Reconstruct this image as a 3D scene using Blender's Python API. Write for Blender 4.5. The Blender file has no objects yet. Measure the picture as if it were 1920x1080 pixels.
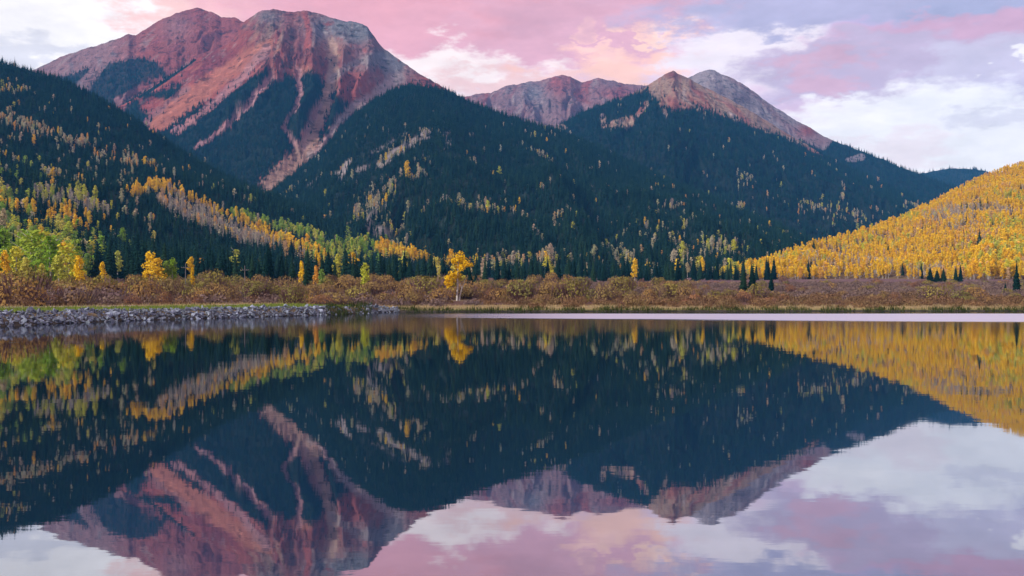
import bpy, bmesh, math, random
import numpy as np
from mathutils import Vector

rng = np.random.default_rng(7)
random.seed(7)
scene = bpy.context.scene
C = scene.collection
R = math.radians
F = 1920 * 35 / 36.0          # focal length in photograph pixels
HOR = 556.0                   # horizon row in the photograph
EYE = 2.0                     # camera height above the lake

# ------------------------------------------------------------------ camera
cam_d = bpy.data.cameras.new('camera')
cam = bpy.data.objects.new('camera', cam_d)
C.objects.link(cam)
cam.location = (0, 0, EYE)
cam.rotation_euler = (R(90), 0, 0)
cam_d.lens = 35
cam_d.sensor_width = 36
cam_d.shift_y = (HOR - 540) / 1920
cam_d.clip_start = 0.1
cam_d.clip_end = 40000
scene.camera = cam

# ------------------------------------------------------------------ exposure, render
vs = scene.view_settings
vs.view_transform = 'Standard'
vs.look = 'None'
vs.exposure = 0.5
vs.gamma = 1
scene.render.engine = 'CYCLES'
cy = scene.cycles
cy.max_bounces = 5
cy.diffuse_bounces = 2
cy.glossy_bounces = 3
cy.transmission_bounces = 2
cy.volume_bounces = 1
cy.transparent_max_bounces = 4
cy.use_denoising = True
cy.caustics_reflective = False
cy.caustics_refractive = False

SUN_EL, SUN_AZ = 30.0, 238.0       # azimuth clockwise from +Y (view direction)

def s2l(r, g, b, k=1.0):
    f = lambda v: (v / 255 / 12.92 if v / 255 <= 0.04045 else ((v / 255 + 0.055) / 1.055) ** 2.4) * k
    return (f(r), f(g), f(b), 1.0)

# ------------------------------------------------------------------ sky
def build_world():
    w = bpy.data.worlds.new('World')
    scene.world = w
    w.use_nodes = True
    nt = w.node_tree
    N, L = nt.nodes, nt.links
    N.clear()
    def node(t, **k):
        n = N.new(t)
        for a, b in k.items():
            setattr(n, a, b)
        return n
    def math_(op, a, b=None, c=None, clamp=False):
        n = node('ShaderNodeMath', operation=op)
        n.use_clamp = clamp
        for i, v in enumerate((a, b, c)):
            if v is None:
                continue
            if isinstance(v, (int, float)):
                n.inputs[i].default_value = v
            else:
                L.new(v, n.inputs[i])
        return n.outputs[0]
    out = node('ShaderNodeOutputWorld')
    bg_sky = node('ShaderNodeBackground')
    sky = node('ShaderNodeTexSky', sky_type='NISHITA')
    sky.sun_disc = False
    sky.sun_elevation = R(SUN_EL)
    sky.sun_rotation = R(SUN_AZ)
    L.new(sky.outputs[0], bg_sky.inputs[0])
    bg_sky.inputs[1].default_value = 0.08
    tc = node('ShaderNodeTexCoord')
    nrm = node('ShaderNodeVectorMath', operation='NORMALIZE')
    L.new(tc.outputs['Generated'], nrm.inputs[0])
    sep = node('ShaderNodeSeparateXYZ')
    L.new(nrm.outputs[0], sep.inputs[0])
    az = math_('ARCTAN2', sep.outputs[0], sep.outputs[1])
    el = math_('ARCSINE', sep.outputs[2])
    # stretched noise coordinates on the sphere: clouds are wider than tall
    mp = node('ShaderNodeMapping')
    mp.inputs['Scale'].default_value = (1, 1, 2.6)
    L.new(nrm.outputs[0], mp.inputs[0])
    def noise(scale, detail, rough, off=0.0, dist=0.0):
        n = node('ShaderNodeTexNoise')
        n.inputs['Scale'].default_value = scale
        n.inputs['Detail'].default_value = detail
        n.inputs['Roughness'].default_value = rough
        n.inputs['Distortion'].default_value = dist
        if off:
            m = node('ShaderNodeVectorMath', operation='ADD')
            m.inputs[1].default_value = (off, off * 1.7, -off)
            L.new(mp.outputs[0], m.inputs[0])
            L.new(m.outputs[0], n.inputs['Vector'])
        else:
            L.new(mp.outputs[0], n.inputs['Vector'])
        return n
    n1 = noise(3.2, 6, 0.55, 3.1, 0.3)
    n2 = noise(9.0, 6, 0.6, 7.7)
    n3 = noise(26.0, 5, 0.6, 1.3)
    sp1 = node('ShaderNodeSeparateColor'); L.new(n1.outputs['Color'], sp1.inputs[0])
    sp2 = node('ShaderNodeSeparateColor'); L.new(n2.outputs['Color'], sp2.inputs[0])
    sp3 = node('ShaderNodeSeparateColor'); L.new(n3.outputs['Color'], sp3.inputs[0])
    def warp(base, o2, o3, a2, a3):
        s = math_('ADD', base, math_('MULTIPLY', math_('SUBTRACT', sp2.outputs[o2], 0.5), a2))
        return math_('ADD', s, math_('MULTIPLY', math_('SUBTRACT', sp3.outputs[o3], 0.5), a3))
    waz = warp(az, 0, 0, 0.22, 0.12)
    wel = warp(el, 1, 1, 0.090, 0.055)
    # the overcast deck: lavender, pink and white in broad banks
    ramp = node('ShaderNodeValToRGB')
    cr = ramp.color_ramp
    stops = [(0.30, (170, 165, 205)), (0.42, (196, 176, 208)), (0.50, (226, 190, 208)), (0.58, (238, 214, 222)), (0.70, (240, 238, 242))]
    while len(cr.elements) < len(stops):
        cr.elements.new(0.5)
    for e, (p, c) in zip(cr.elements, stops):
        e.position = p
        e.color = s2l(*c)
    mixn = math_('ADD', math_('MULTIPLY', n1.outputs['Fac'], 0.7), math_('MULTIPLY', n2.outputs['Fac'], 0.3))
    L.new(mixn, ramp.inputs[0])
    col = ramp.outputs[0]
    # cloud banks: px, py of the centre in the photograph, half sizes (px), colour, weight
    banks = [
        (70, 50, 260, 150, (252, 250, 250), 1.0),
        (55, 105, 70, 40, (214, 214, 226), 0.7),
        (350, 20, 120, 55, (246, 196, 194), 0.9),
        (560, -10, 200, 70, (232, 172, 186), 0.9),
        (900, 30, 330, 75, (224, 160, 176), 1.0, 1.35, 0.3),
        (760, 60, 110, 30, (228, 166, 184), 0.8),
        (1080, 90, 220, 45, (226, 172, 194), 0.9),
        (860, 130, 150, 34, (252, 238, 236), 1.0),
        (1010, 150, 130, 24, (240, 196, 198), 0.8),
        (1180, 130, 130, 32, (252, 202, 188), 0.95),
        (1245, 60, 42, 15, (254, 212, 196), 0.9, 1.25, 0.5),
        (1120, 55, 34, 12, (254, 206, 194), 0.8, 1.25, 0.5),
        (1140, 95, 40, 12, (254, 208, 198), 0.7, 1.3, 0.4),
        (1150, 15, 220, 40, (214, 164, 186), 0.8),
        (1430, 80, 120, 75, (238, 230, 238), 0.95, 1.45, 0.25),
        (1600, 0, 330, 42, (176, 172, 204), 1.0, 1.3, 0.4),
        (1880, 15, 140, 60, (170, 172, 206), 0.9),
        (1800, 70, 170, 30, (212, 166, 196), 0.9),
        (1620, 138, 200, 46, (196, 178, 204), 1.0, 1.3, 0.4),
        (1560, 145, 80, 30, (216, 170, 194), 0.8),
        (1820, 150, 70, 50, (206, 200, 222), 0.8),
        (1910, 125, 40, 30, (248, 246, 248), 0.9),
        (1720, 268, 330, 74, (246, 246, 250), 1.0, 1.3, 0.45),
        (1860, 235, 90, 25, (206, 202, 220), 0.55),
        (1560, 215, 110, 24, (252, 250, 250), 0.7),
        (1660, 290, 90, 26, (240, 224, 230), 0.6),
    ]
    for (px, py, sx, sy, c, wgt, *edge) in banks:
        e_out, e_in = edge if edge else (1.4, 0.25)
        a0 = math.atan((px - 960) / F)
        e0 = math.atan((HOR - py) / F * math.cos(a0))
        sa, se = sx / F * 1.25 * math.cos(a0) ** 2, sy / F * 1.25
        da = math_('DIVIDE', math_('SUBTRACT', waz, a0), sa)
        de = math_('DIVIDE', math_('SUBTRACT', wel, e0), se)
        r2 = math_('ADD', math_('MULTIPLY', da, da), math_('MULTIPLY', de, de))
        mr = node('ShaderNodeMapRange', interpolation_type='SMOOTHSTEP')
        L.new(r2, mr.inputs[0])
        mr.inputs[1].default_value = e_out
        mr.inputs[2].default_value = e_in
        mr.inputs[3].default_value = 0.0
        mr.inputs[4].default_value = wgt
        mx = node('ShaderNodeMix', data_type='RGBA')
        L.new(mr.outputs[0], mx.inputs[0])
        L.new(col, mx.inputs[6])
        mx.inputs[7].default_value = s2l(c[0], c[1] * 0.975, c[2] * (0.925 if c[0] - c[1] > 25 else 0.955))
        col = mx.outputs[2]
    # fine cloud modelling
    val = math_('ADD', 0.58, math_('MULTIPLY', math_('ADD', math_('MULTIPLY', sp2.outputs[2], 0.6), math_('MULTIPLY', sp3.outputs[2], 0.4)), 0.84))
    mul = node('ShaderNodeVectorMath', operation='SCALE')
    L.new(col, mul.inputs[0]); L.new(val, mul.inputs[3])
    bg_cloud = node('ShaderNodeBackground')
    L.new(mul.outputs[0], bg_cloud.inputs[0])
    bg_cloud.inputs[1].default_value = 1.10
    mixs = node('ShaderNodeMixShader')
    mixs.inputs[0].default_value = 0.93
    L.new(bg_sky.outputs[0], mixs.inputs[1])
    L.new(bg_cloud.outputs[0], mixs.inputs[2])
    L.new(mixs.outputs[0], out.inputs[0])
    w.cycles.sampling_method = 'MANUAL'
    w.cycles.sample_map_resolution = 512
build_world()

sun_d = bpy.data.lights.new('sun', 'SUN')
sun_d.energy = 3.9
sun_d.angle = R(12)
sun_d.color = (1.0, 0.94, 0.86)
sun = bpy.data.objects.new('sun', sun_d)
C.objects.link(sun)
sdir = Vector((math.sin(R(SUN_AZ)) * math.cos(R(SUN_EL)), math.cos(R(SUN_AZ)) * math.cos(R(SUN_EL)), math.sin(R(SUN_EL))))
sun.rotation_euler = (-sdir).to_track_quat('-Z', 'Y').to_euler()
sun.location = sdir * 500

# ------------------------------------------------------------------ helpers
def tag(o, label=None, cat=None, group=None, kind=None):
    if label: o['label'] = label
    if cat: o['category'] = cat
    if group: o['group'] = group
    if kind: o['kind'] = kind
    return o

def mk_mesh(name, verts, faces, mats=(), fmat=None, smooth=False, col=None):
    verts = np.asarray(verts, np.float32)
    me = bpy.data.meshes.new(name)
    if isinstance(faces, np.ndarray):
        n, k = faces.shape
        lens = np.full(n, k, np.int32)
        flat = faces.astype(np.int32).ravel()
    else:
        lens = np.array([len(f) for f in faces], np.int32)
        flat = np.array([i for f in faces for i in f], np.int32)
        n = len(lens)
    me.vertices.add(len(verts)); me.vertices.foreach_set('co', verts.ravel())
    me.loops.add(len(flat)); me.loops.foreach_set('vertex_index', flat)
    me.polygons.add(n)
    me.polygons.foreach_set('loop_start', np.concatenate(([0], np.cumsum(lens)[:-1])).astype(np.int32))
    for m in mats:
        me.materials.append(m)
    if fmat is not None:
        me.polygons.foreach_set('material_index', np.asarray(fmat, np.int32))
    me.polygons.foreach_set('use_smooth', np.full(n, smooth, bool))
    if col is not None:
        a = me.color_attributes.new('Col', 'FLOAT_COLOR', 'POINT')
        rgba = np.ones((len(verts), 4), np.float32)
        rgba[:, :3] = col
        a.data.foreach_set('color', rgba.ravel())
    me.update(calc_edges=True)
    me.validate()
    return me

def add_obj(name, data, parent=None, loc=None):
    o = bpy.data.objects.new(name, data)
    C.objects.link(o)
    if parent is not None: o.parent = parent
    if loc is not None: o.location = loc
    return o

# gradient noise in numpy
_perm = rng.permutation(4096)
_ang = rng.random(4096) * 2 * np.pi
_gx, _gy = np.cos(_ang), np.sin(_ang)
def perlin(x, y):
    x = np.asarray(x, float); y = np.asarray(y, float)
    xi = np.floor(x).astype(np.int64); yi = np.floor(y).astype(np.int64)
    xf = x - xi; yf = y - yi
    u = xf * xf * xf * (xf * (xf * 6 - 15) + 10); v = yf * yf * yf * (yf * (yf * 6 - 15) + 10)
    def g(ix, iy, dx, dy):
        h = _perm[(_perm[ix & 4095] + iy) & 4095]
        return _gx[h] * dx + _gy[h] * dy
    a = g(xi, yi, xf, yf); b = g(xi + 1, yi, xf - 1, yf)
    c = g(xi, yi + 1, xf, yf - 1); d = g(xi + 1, yi + 1, xf - 1, yf - 1)
    return (a + u * (b - a)) * (1 - v) + (c + u * (d - c)) * v
def fbm(x, y, oct=5, lac=2.03, gain=0.5):
    s = 0; a = 1.0; t = 0
    for i in range(oct):
        s = s + a * perlin(x + 17.3 * i, y - 9.1 * i); t += a
        x = x * lac; y = y * lac; a *= gain
    return s / t * 1.6
def ridged(x, y, oct=5, gain=0.55):
    s = 0; a = 1.0; t = 0
    for i in range(oct):
        n = 1 - np.abs(perlin(x + 31.7 * i, y + 11.3 * i)) * 2
        s = s + a * n; t += a
        x = x * 2.07; y = y * 2.07; a *= gain
    return s / t
def sstep(a, b, x):
    t = np.clip((x - a) / (b - a), 0, 1)
    return t * t * (3 - 2 * t)
def interp(pts, x, k=1):
    p = np.array(pts, float)
    return np.interp(x, p[:, 0], p[:, k])
def pline(px, py, pts):
    """distance to a polyline divided by its (interpolated) half width; pts = (x, y, w)"""
    best = np.full(np.shape(px), 1e9)
    for (x0, y0, w0), (x1, y1, w1) in zip(pts[:-1], pts[1:]):
        dx, dy = x1 - x0, y1 - y0
        t = np.clip(((px - x0) * dx + (py - y0) * dy) / (dx * dx + dy * dy), 0, 1)
        d = np.hypot(px - x0 - t * dx, py - y0 - t * dy) / (w0 + t * (w1 - w0))
        best = np.minimum(best, d)
    return best
def inpoly(px, py, poly):
    ins = np.zeros(np.shape(px), bool)
    n = len(poly)
    for i in range(n):
        x0, y0 = poly[i]; x1, y1 = poly[(i + 1) % n]
        c = ((y0 > py) != (y1 > py)) & (px < (x1 - x0) * (py - y0) / (y1 - y0 + 1e-9) + x0)
        ins ^= c
    return ins
def blob(px, py, cx, cy_, sx, sy):
    return np.exp(-(((px - cx) / sx) ** 2 + ((py - cy_) / sy) ** 2))
def to_px(x, y, z):
    return 960 + F * x / y, HOR - F * (z - EYE) / y

# ------------------------------------------------------------------ materials
def mat_base(name):
    m = bpy.data.materials.new(name)
    m.use_nodes = True
    nt = m.node_tree
    nt.nodes.clear()
    out = nt.nodes.new('ShaderNodeOutputMaterial')
    return m, nt, out

def mat_leaf(name, cols, translucency=0.25, vary=0.25):
    """foliage: colour picked along a ramp by the tree's own random number, small-scale mottling"""
    m, nt, out = mat_base(name)
    N, L = nt.nodes, nt.links
    oi = N.new('ShaderNodeObjectInfo')
    ramp = N.new('ShaderNodeValToRGB')
    cr = ramp.color_ramp
    while len(cr.elements) < len(cols): cr.elements.new(0.5)
    for i, c in enumerate(cols):
        cr.elements[i].position = i / max(1, len(cols) - 1)
        cr.elements[i].color = (*c, 1)
    L.new(oi.outputs['Random'], ramp.inputs[0])
    tc = N.new('ShaderNodeTexCoord')
    nz = N.new('ShaderNodeTexNoise')
    nz.inputs['Scale'].default_value = 0.9
    nz.inputs['Detail'].default_value = 2
    L.new(tc.outputs['Object'], nz.inputs['Vector'])
    mr = N.new('ShaderNodeMapRange')
    mr.inputs[1].default_value = 0.3; mr.inputs[2].default_value = 0.7
    mr.inputs[3].default_value = 1 - vary; mr.inputs[4].default_value = 1 + vary
    L.new(nz.outputs['Fac'], mr.inputs[0])
    sc = N.new('ShaderNodeVectorMath'); sc.operation = 'SCALE'
    L.new(ramp.outputs[0], sc.inputs[0]); L.new(mr.outputs[0], sc.inputs[3])
    d = N.new('ShaderNodeBsdfDiffuse')
    L.new(sc.outputs[0], d.inputs[0])
    if translucency > 0:
        t = N.new('ShaderNodeBsdfTranslucent')
        L.new(sc.outputs[0], t.inputs[0])
        mx = N.new('ShaderNodeMixShader')
        mx.inputs[0].default_value = translucency
        L.new(d.outputs[0], mx.inputs[1]); L.new(t.outputs[0], mx.inputs[2])
        L.new(mx.outputs[0], out.inputs[0])
    else:
        L.new(d.outputs[0], out.inputs[0])
    return m

def mat_noise(name, c1, c2, scale=3.0, rough=0.9, bump=0.0, coord='Object', detail=6, random_tint=0.0):
    m, nt, out = mat_base(name)
    N, L = nt.nodes, nt.links
    tc = N.new('ShaderNodeTexCoord')
    nz = N.new('ShaderNodeTexNoise')
    nz.inputs['Scale'].default_value = scale
    nz.inputs['Detail'].default_value = detail
    nz.inputs['Roughness'].default_value = 0.65
    L.new(tc.outputs[coord], nz.inputs['Vector'])
    mr = N.new('ShaderNodeMapRange')
    mr.inputs[1].default_value = 0.32; mr.inputs[2].default_value = 0.68
    L.new(nz.outputs['Fac'], mr.inputs[0])
    mx = N.new('ShaderNodeMix'); mx.data_type = 'RGBA'
    L.new(mr.outputs[0], mx.inputs[0])
    mx.inputs[6].default_value = (*c1, 1); mx.inputs[7].default_value = (*c2, 1)
    col = mx.outputs[2]
    if random_tint:
        oi = N.new('ShaderNodeObjectInfo')
        mr2 = N.new('ShaderNodeMapRange')
        mr2.inputs[3].default_value = 1 - random_tint; mr2.inputs[4].default_value = 1 + random_tint
        L.new(oi.outputs['Random'], mr2.inputs[0])
        sc = N.new('ShaderNodeVectorMath'); sc.operation = 'SCALE'
        L.new(col, sc.inputs[0]); L.new(mr2.outputs[0], sc.inputs[3])
        col = sc.outputs[0]
    p = N.new('ShaderNodeBsdfPrincipled')
    L.new(col, p.inputs['Base Color'])
    p.inputs['Roughness'].default_value = rough
    p.inputs['Specular IOR Level'].default_value = 0.25
    if bump:
        b = N.new('ShaderNodeBump')
        b.inputs['Strength'].default_value = bump
        b.inputs['Distance'].default_value = 0.1
        L.new(nz.outputs['Fac'], b.inputs['Height'])
        L.new(b.outputs[0], p.inputs['Normal'])
    L.new(p.outputs[0], out.inputs[0])
    return m

def mat_terrain(name, s1=0.02, s2=0.12, amt=0.45, bump_d=3.0, crag=0.0):
    """base colour from the surveyed colour attribute, broken up by rock and soil mottling"""
    m, nt, out = mat_base(name)
    N, L = nt.nodes, nt.links
    at = N.new('ShaderNodeAttribute'); at.attribute_name = 'Col'
    tc = N.new('ShaderNodeTexCoord')
    n1 = N.new('ShaderNodeTexNoise'); n1.inputs['Scale'].default_value = s1; n1.inputs['Detail'].default_value = 8; n1.inputs['Roughness'].default_value = 0.7
    n2 = N.new('ShaderNodeTexNoise'); n2.inputs['Scale'].default_value = s2; n2.inputs['Detail'].default_value = 5; n2.inputs['Roughness'].default_value = 0.75
    L.new(tc.outputs['Object'], n1.inputs['Vector']); L.new(tc.outputs['Object'], n2.inputs['Vector'])
    ad = N.new('ShaderNodeMath'); ad.operation = 'ADD'
    L.new(n1.outputs['Fac'], ad.inputs[0]); L.new(n2.outputs['Fac'], ad.inputs[1])
    mr = N.new('ShaderNodeMapRange')
    mr.inputs[1].default_value = 0.7; mr.inputs[2].default_value = 1.3
    mr.inputs[3].default_value = 1 - amt; mr.inputs[4].default_value = 1 + amt
    L.new(ad.outputs[0], mr.inputs[0])
    sc = N.new('ShaderNodeVectorMath'); sc.operation = 'SCALE'
    L.new(at.outputs['Color'], sc.inputs[0]); L.new(mr.outputs[0], sc.inputs[3])
    if crag:                                   # scattered darker outcrops and paler rubble
        n3 = N.new('ShaderNodeTexNoise'); n3.inputs['Scale'].default_value = s2 * 0.7; n3.inputs['Detail'].default_value = 6; n3.inputs['Roughness'].default_value = 0.62
        mp = N.new('ShaderNodeMapping'); mp.inputs['Scale'].default_value = (1, 1, 1.8)
        L.new(tc.outputs['Object'], mp.inputs[0]); L.new(mp.outputs[0], n3.inputs['Vector'])
        m3 = N.new('ShaderNodeMapRange'); m3.interpolation_type = 'SMOOTHSTEP'
        m3.inputs[1].default_value = 0.56; m3.inputs[2].default_value = 0.61; m3.inputs[3].default_value = 1.0; m3.inputs[4].default_value = 1 - crag
        L.new(n3.outputs['Fac'], m3.inputs[0])
        m4 = N.new('ShaderNodeMapRange'); m4.interpolation_type = 'SMOOTHSTEP'
        m4.inputs[1].default_value = 0.42; m4.inputs[2].default_value = 0.34; m4.inputs[3].default_value = 1.0; m4.inputs[4].default_value = 1 + crag * 0.8
        L.new(n3.outputs['Fac'], m4.inputs[0])
        mm = N.new('ShaderNodeMath'); mm.operation = 'MULTIPLY'
        L.new(m3.outputs[0], mm.inputs[0]); L.new(m4.outputs[0], mm.inputs[1])
        sc2 = N.new('ShaderNodeVectorMath'); sc2.operation = 'SCALE'
        L.new(sc.outputs[0], sc2.inputs[0]); L.new(mm.outputs[0], sc2.inputs[3])
        sc = sc2
    d = N.new('ShaderNodeBsdfDiffuse')
    L.new(sc.outputs[0], d.inputs[0])
    b = N.new('ShaderNodeBump'); b.inputs['Strength'].default_value = 0.8; b.inputs['Distance'].default_value = bump_d
    L.new(ad.outputs[0], b.inputs['Height'])
    L.new(b.outputs[0], d.inputs['Normal'])
    L.new(d.outputs[0], out.inputs[0])
    return m

M = {}
M['rock'] = mat_terrain('mountain_rock', 0.010, 0.05, 0.28, 18.0, 0.5)
M['hill'] = mat_terrain('hill_soil', 0.02, 0.12, 0.4, 2.0)
M['ground'] = mat_terrain('valley_ground', 0.15, 1.6, 0.4, 0.15)
M['spruce'] = mat_leaf('spruce_needles', [(0.005, 0.018, 0.015), (0.008, 0.027, 0.021), (0.020, 0.048, 0.026), (0.006, 0.024, 0.023), (0.012, 0.034, 0.026)], 0.08, 0.35)
M['yellow'] = mat_leaf('aspen_leaf_yellow', [(0.75, 0.50, 0.025), (0.80, 0.55, 0.03), (0.77, 0.44, 0.025), (0.70, 0.53, 0.05)], 0.3, 0.22)
M['orange'] = mat_leaf('aspen_leaf_orange', [(0.70, 0.42, 0.08), (0.70, 0.36, 0.06), (0.60, 0.40, 0.17), (0.58, 0.40, 0.22)], 0.3, 0.22)
M['green'] = mat_leaf('aspen_leaf_green', [(0.17, 0.31, 0.03), (0.23, 0.37, 0.04), (0.34, 0.44, 0.05), (0.18, 0.31, 0.07)], 0.3, 0.25)
M['lime'] = mat_leaf('aspen_leaf_lime', [(0.46, 0.51, 0.05), (0.58, 0.54, 0.06), (0.42, 0.46, 0.08), (0.60, 0.53, 0.10)], 0.3, 0.25)
M['pale'] = mat_leaf('aspen_leaf_pale', [(0.46, 0.38, 0.20), (0.40, 0.42, 0.22), (0.50, 0.38, 0.25), (0.40, 0.42, 0.28)], 0.25, 0.25)
M['lone'] = mat_leaf('lone_aspen_leaf', [(0.82, 0.55, 0.02), (0.78, 0.52, 0.02)], 0.3, 0.25)
M['twig'] = mat_leaf('bare_twigs', [(0.30, 0.23, 0.22), (0.34, 0.27, 0.24), (0.28, 0.24, 0.25)], 0.0, 0.2)
M['bark_aspen'] = mat_noise('aspen_bark', (0.52, 0.49, 0.43), (0.24, 0.21, 0.18), 1.6, 0.85)
M['bark_spruce'] = mat_noise('spruce_bark', (0.07, 0.05, 0.04), (0.03, 0.022, 0.018), 3, 0.95)
M['willow_gold'] = mat_leaf('willow_leaf_gold', [(0.27, 0.175, 0.06), (0.23, 0.175, 0.06), (0.31, 0.19, 0.06), (0.20, 0.155, 0.06)], 0.2, 0.3)
M['willow_olive'] = mat_leaf('willow_leaf_olive', [(0.16, 0.15, 0.045), (0.20, 0.17, 0.04), (0.24, 0.20, 0.05)], 0.2, 0.3)
M['willow_rust'] = mat_leaf('willow_leaf_rust', [(0.20, 0.095, 0.05), (0.25, 0.125, 0.055), (0.18, 0.10, 0.06)], 0.2, 0.3)
M['willow_stem'] = mat_leaf('willow_stems', [(0.14, 0.082, 0.070), (0.18, 0.115, 0.10), (0.13, 0.075, 0.062)], 0.0, 0.25)
M['brush_purple'] = mat_leaf('bare_brush', [(0.125, 0.090, 0.080), (0.155, 0.108, 0.086), (0.14, 0.098, 0.092), (0.18, 0.13, 0.09)], 0.0, 0.3)
M['brush_rust'] = mat_leaf('rusty_brush', [(0.14, 0.085, 0.045), (0.18, 0.105, 0.052), (0.13, 0.082, 0.05), (0.21, 0.145, 0.06)], 0.1, 0.3)
M['stone'] = mat_noise('bank_stone', (0.06, 0.08, 0.105), (0.25, 0.29, 0.345), 2.2, 0.6, 0.5, random_tint=0.5)
M['reed_green'] = mat_leaf('reed_green', [(0.035, 0.052, 0.012), (0.055, 0.075, 0.015)], 0.2, 0.4)
M['reed_dry'] = mat_leaf('reed_dry', [(0.34, 0.26, 0.12), (0.28, 0.22, 0.10)], 0.2, 0.3)
M['turf'] = mat_leaf('bank_turf', [(0.10, 0.19, 0.03), (0.16, 0.21, 0.04), (0.13, 0.19, 0.03)], 0.2, 0.35)
M['pole'] = mat_noise('pole_wood', (0.15, 0.14, 0.135), (0.09, 0.085, 0.08), 2.0, 0.9)

# ------------------------------------------------------------------ lake outline and valley floor
SHORE = [(-34.3, 66.7), (-33.6, 73.2), (-32.2, 79.4), (-30.2, 85.5), (-27.3, 91.0), (-24.4, 98.5), (-20.6, 106.5), (-18.3, 115), (-16.4, 123),
         (-14.0, 127.2), (-8, 129.4), (0, 131), (10, 132.2), (22, 132.6), (36, 134), (50, 134.6), (70, 135.8), (95, 137), (130, 134), (165, 118), (185, 90), (190, 40), (180, -14),
         (-50, -14), (-46, 20), (-38.5, 48), (-35.5, 60)]
def wobble(pts, seg=1.5):
    out = []
    n = len(pts)
    for i in range(n):
        a = np.array(pts[i]); b = np.array(pts[(i + 1) % n])
        k = max(1, int(np.hypot(*(b - a)) / seg))
        for j in range(k):
            p = a + (b - a) * j / k
            w = 0.45 * perlin(p[0] * 0.22 + 3, p[1] * 0.22) + 0.2 * perlin(p[0] * 0.8, p[1] * 0.8 + 5)
            d = (b - a) / (np.hypot(*(b - a)) + 1e-9)
            out.append((p[0] - d[1] * w, p[1] + d[0] * w))
    return np.array(out)
SHORE_F = wobble(SHORE)
def lake_dist(x, y):
    """signed distance to the shore, negative over the water"""
    P = np.array(SHORE_F[::2]); Q = np.roll(P, -1, axis=0)
    x = np.asarray(x, float); y = np.asarray(y, float)
    sh = x.shape; x = x.ravel(); y = y.ravel()
    best = np.full(x.shape, 1e18); ins = np.zeros(x.shape, bool)
    near = (x > -260) & (x < 400) & (y > -230) & (y < 360)
    idx = np.nonzero(near)[0]
    xs, ys = x[idx], y[idx]
    b = np.full(xs.shape, 1e18); ii = np.zeros(xs.shape, bool)
    for (x0, y0), (x1, y1) in zip(P, Q):
        dx, dy = x1 - x0, y1 - y0
        t = np.clip(((xs - x0) * dx + (ys - y0) * dy) / (dx * dx + dy * dy + 1e-12), 0, 1)
        b = np.minimum(b, (xs - x0 - t * dx) ** 2 + (ys - y0 - t * dy) ** 2)
        ii ^= ((y0 > ys) != (y1 > ys)) & (xs < (x1 - x0) * (ys - y0) / (y1 - y0 + 1e-12) + x0)
    best[idx] = b; ins[idx] = ii
    far = ~near
    # beyond the valley the distance to the lake's middle is near enough
    best[far] = np.maximum(np.hypot((x[far] - 70) / 1.15, y[far] - 60) - 95, 60) ** 2
    d = np.sqrt(best)
    d[ins] *= -1
    return d.reshape(sh)
def ground_z(x, y):
    x = np.asarray(x, float); y = np.asarray(y, float)
    d = lake_dist(x, y)
    left = sstep(-8, -17, x) * sstep(132, 124, y)          # the stone bank is steeper and higher
    lowz = np.where(d < 0, -0.12 + np.maximum(d, -6) * 0.25, 0)
    bank = (1 - left) * (0.20 * sstep(-0.4, 0.6, d) + 0.42 * sstep(0.5, 16, d) + 0.38 * sstep(16, 60, d)) + left * (0.86 * sstep(-0.4, 2.2, d) + 0.25 * sstep(3, 14, d))
    up = 0.030 * np.maximum(0, d - 55 + 30 * left) - 0.018 * np.maximum(0, d - 480)
    up = np.minimum(up, 15)
    und = (0.25 * fbm(x * 0.03, y * 0.03, 3) * sstep(6, 40, d)) + 0.06 * fbm(x * 0.3, y * 0.3, 3) * sstep(0, 4, d)
    return lowz + np.where(d > -0.4, bank, 0) + up + und

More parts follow.
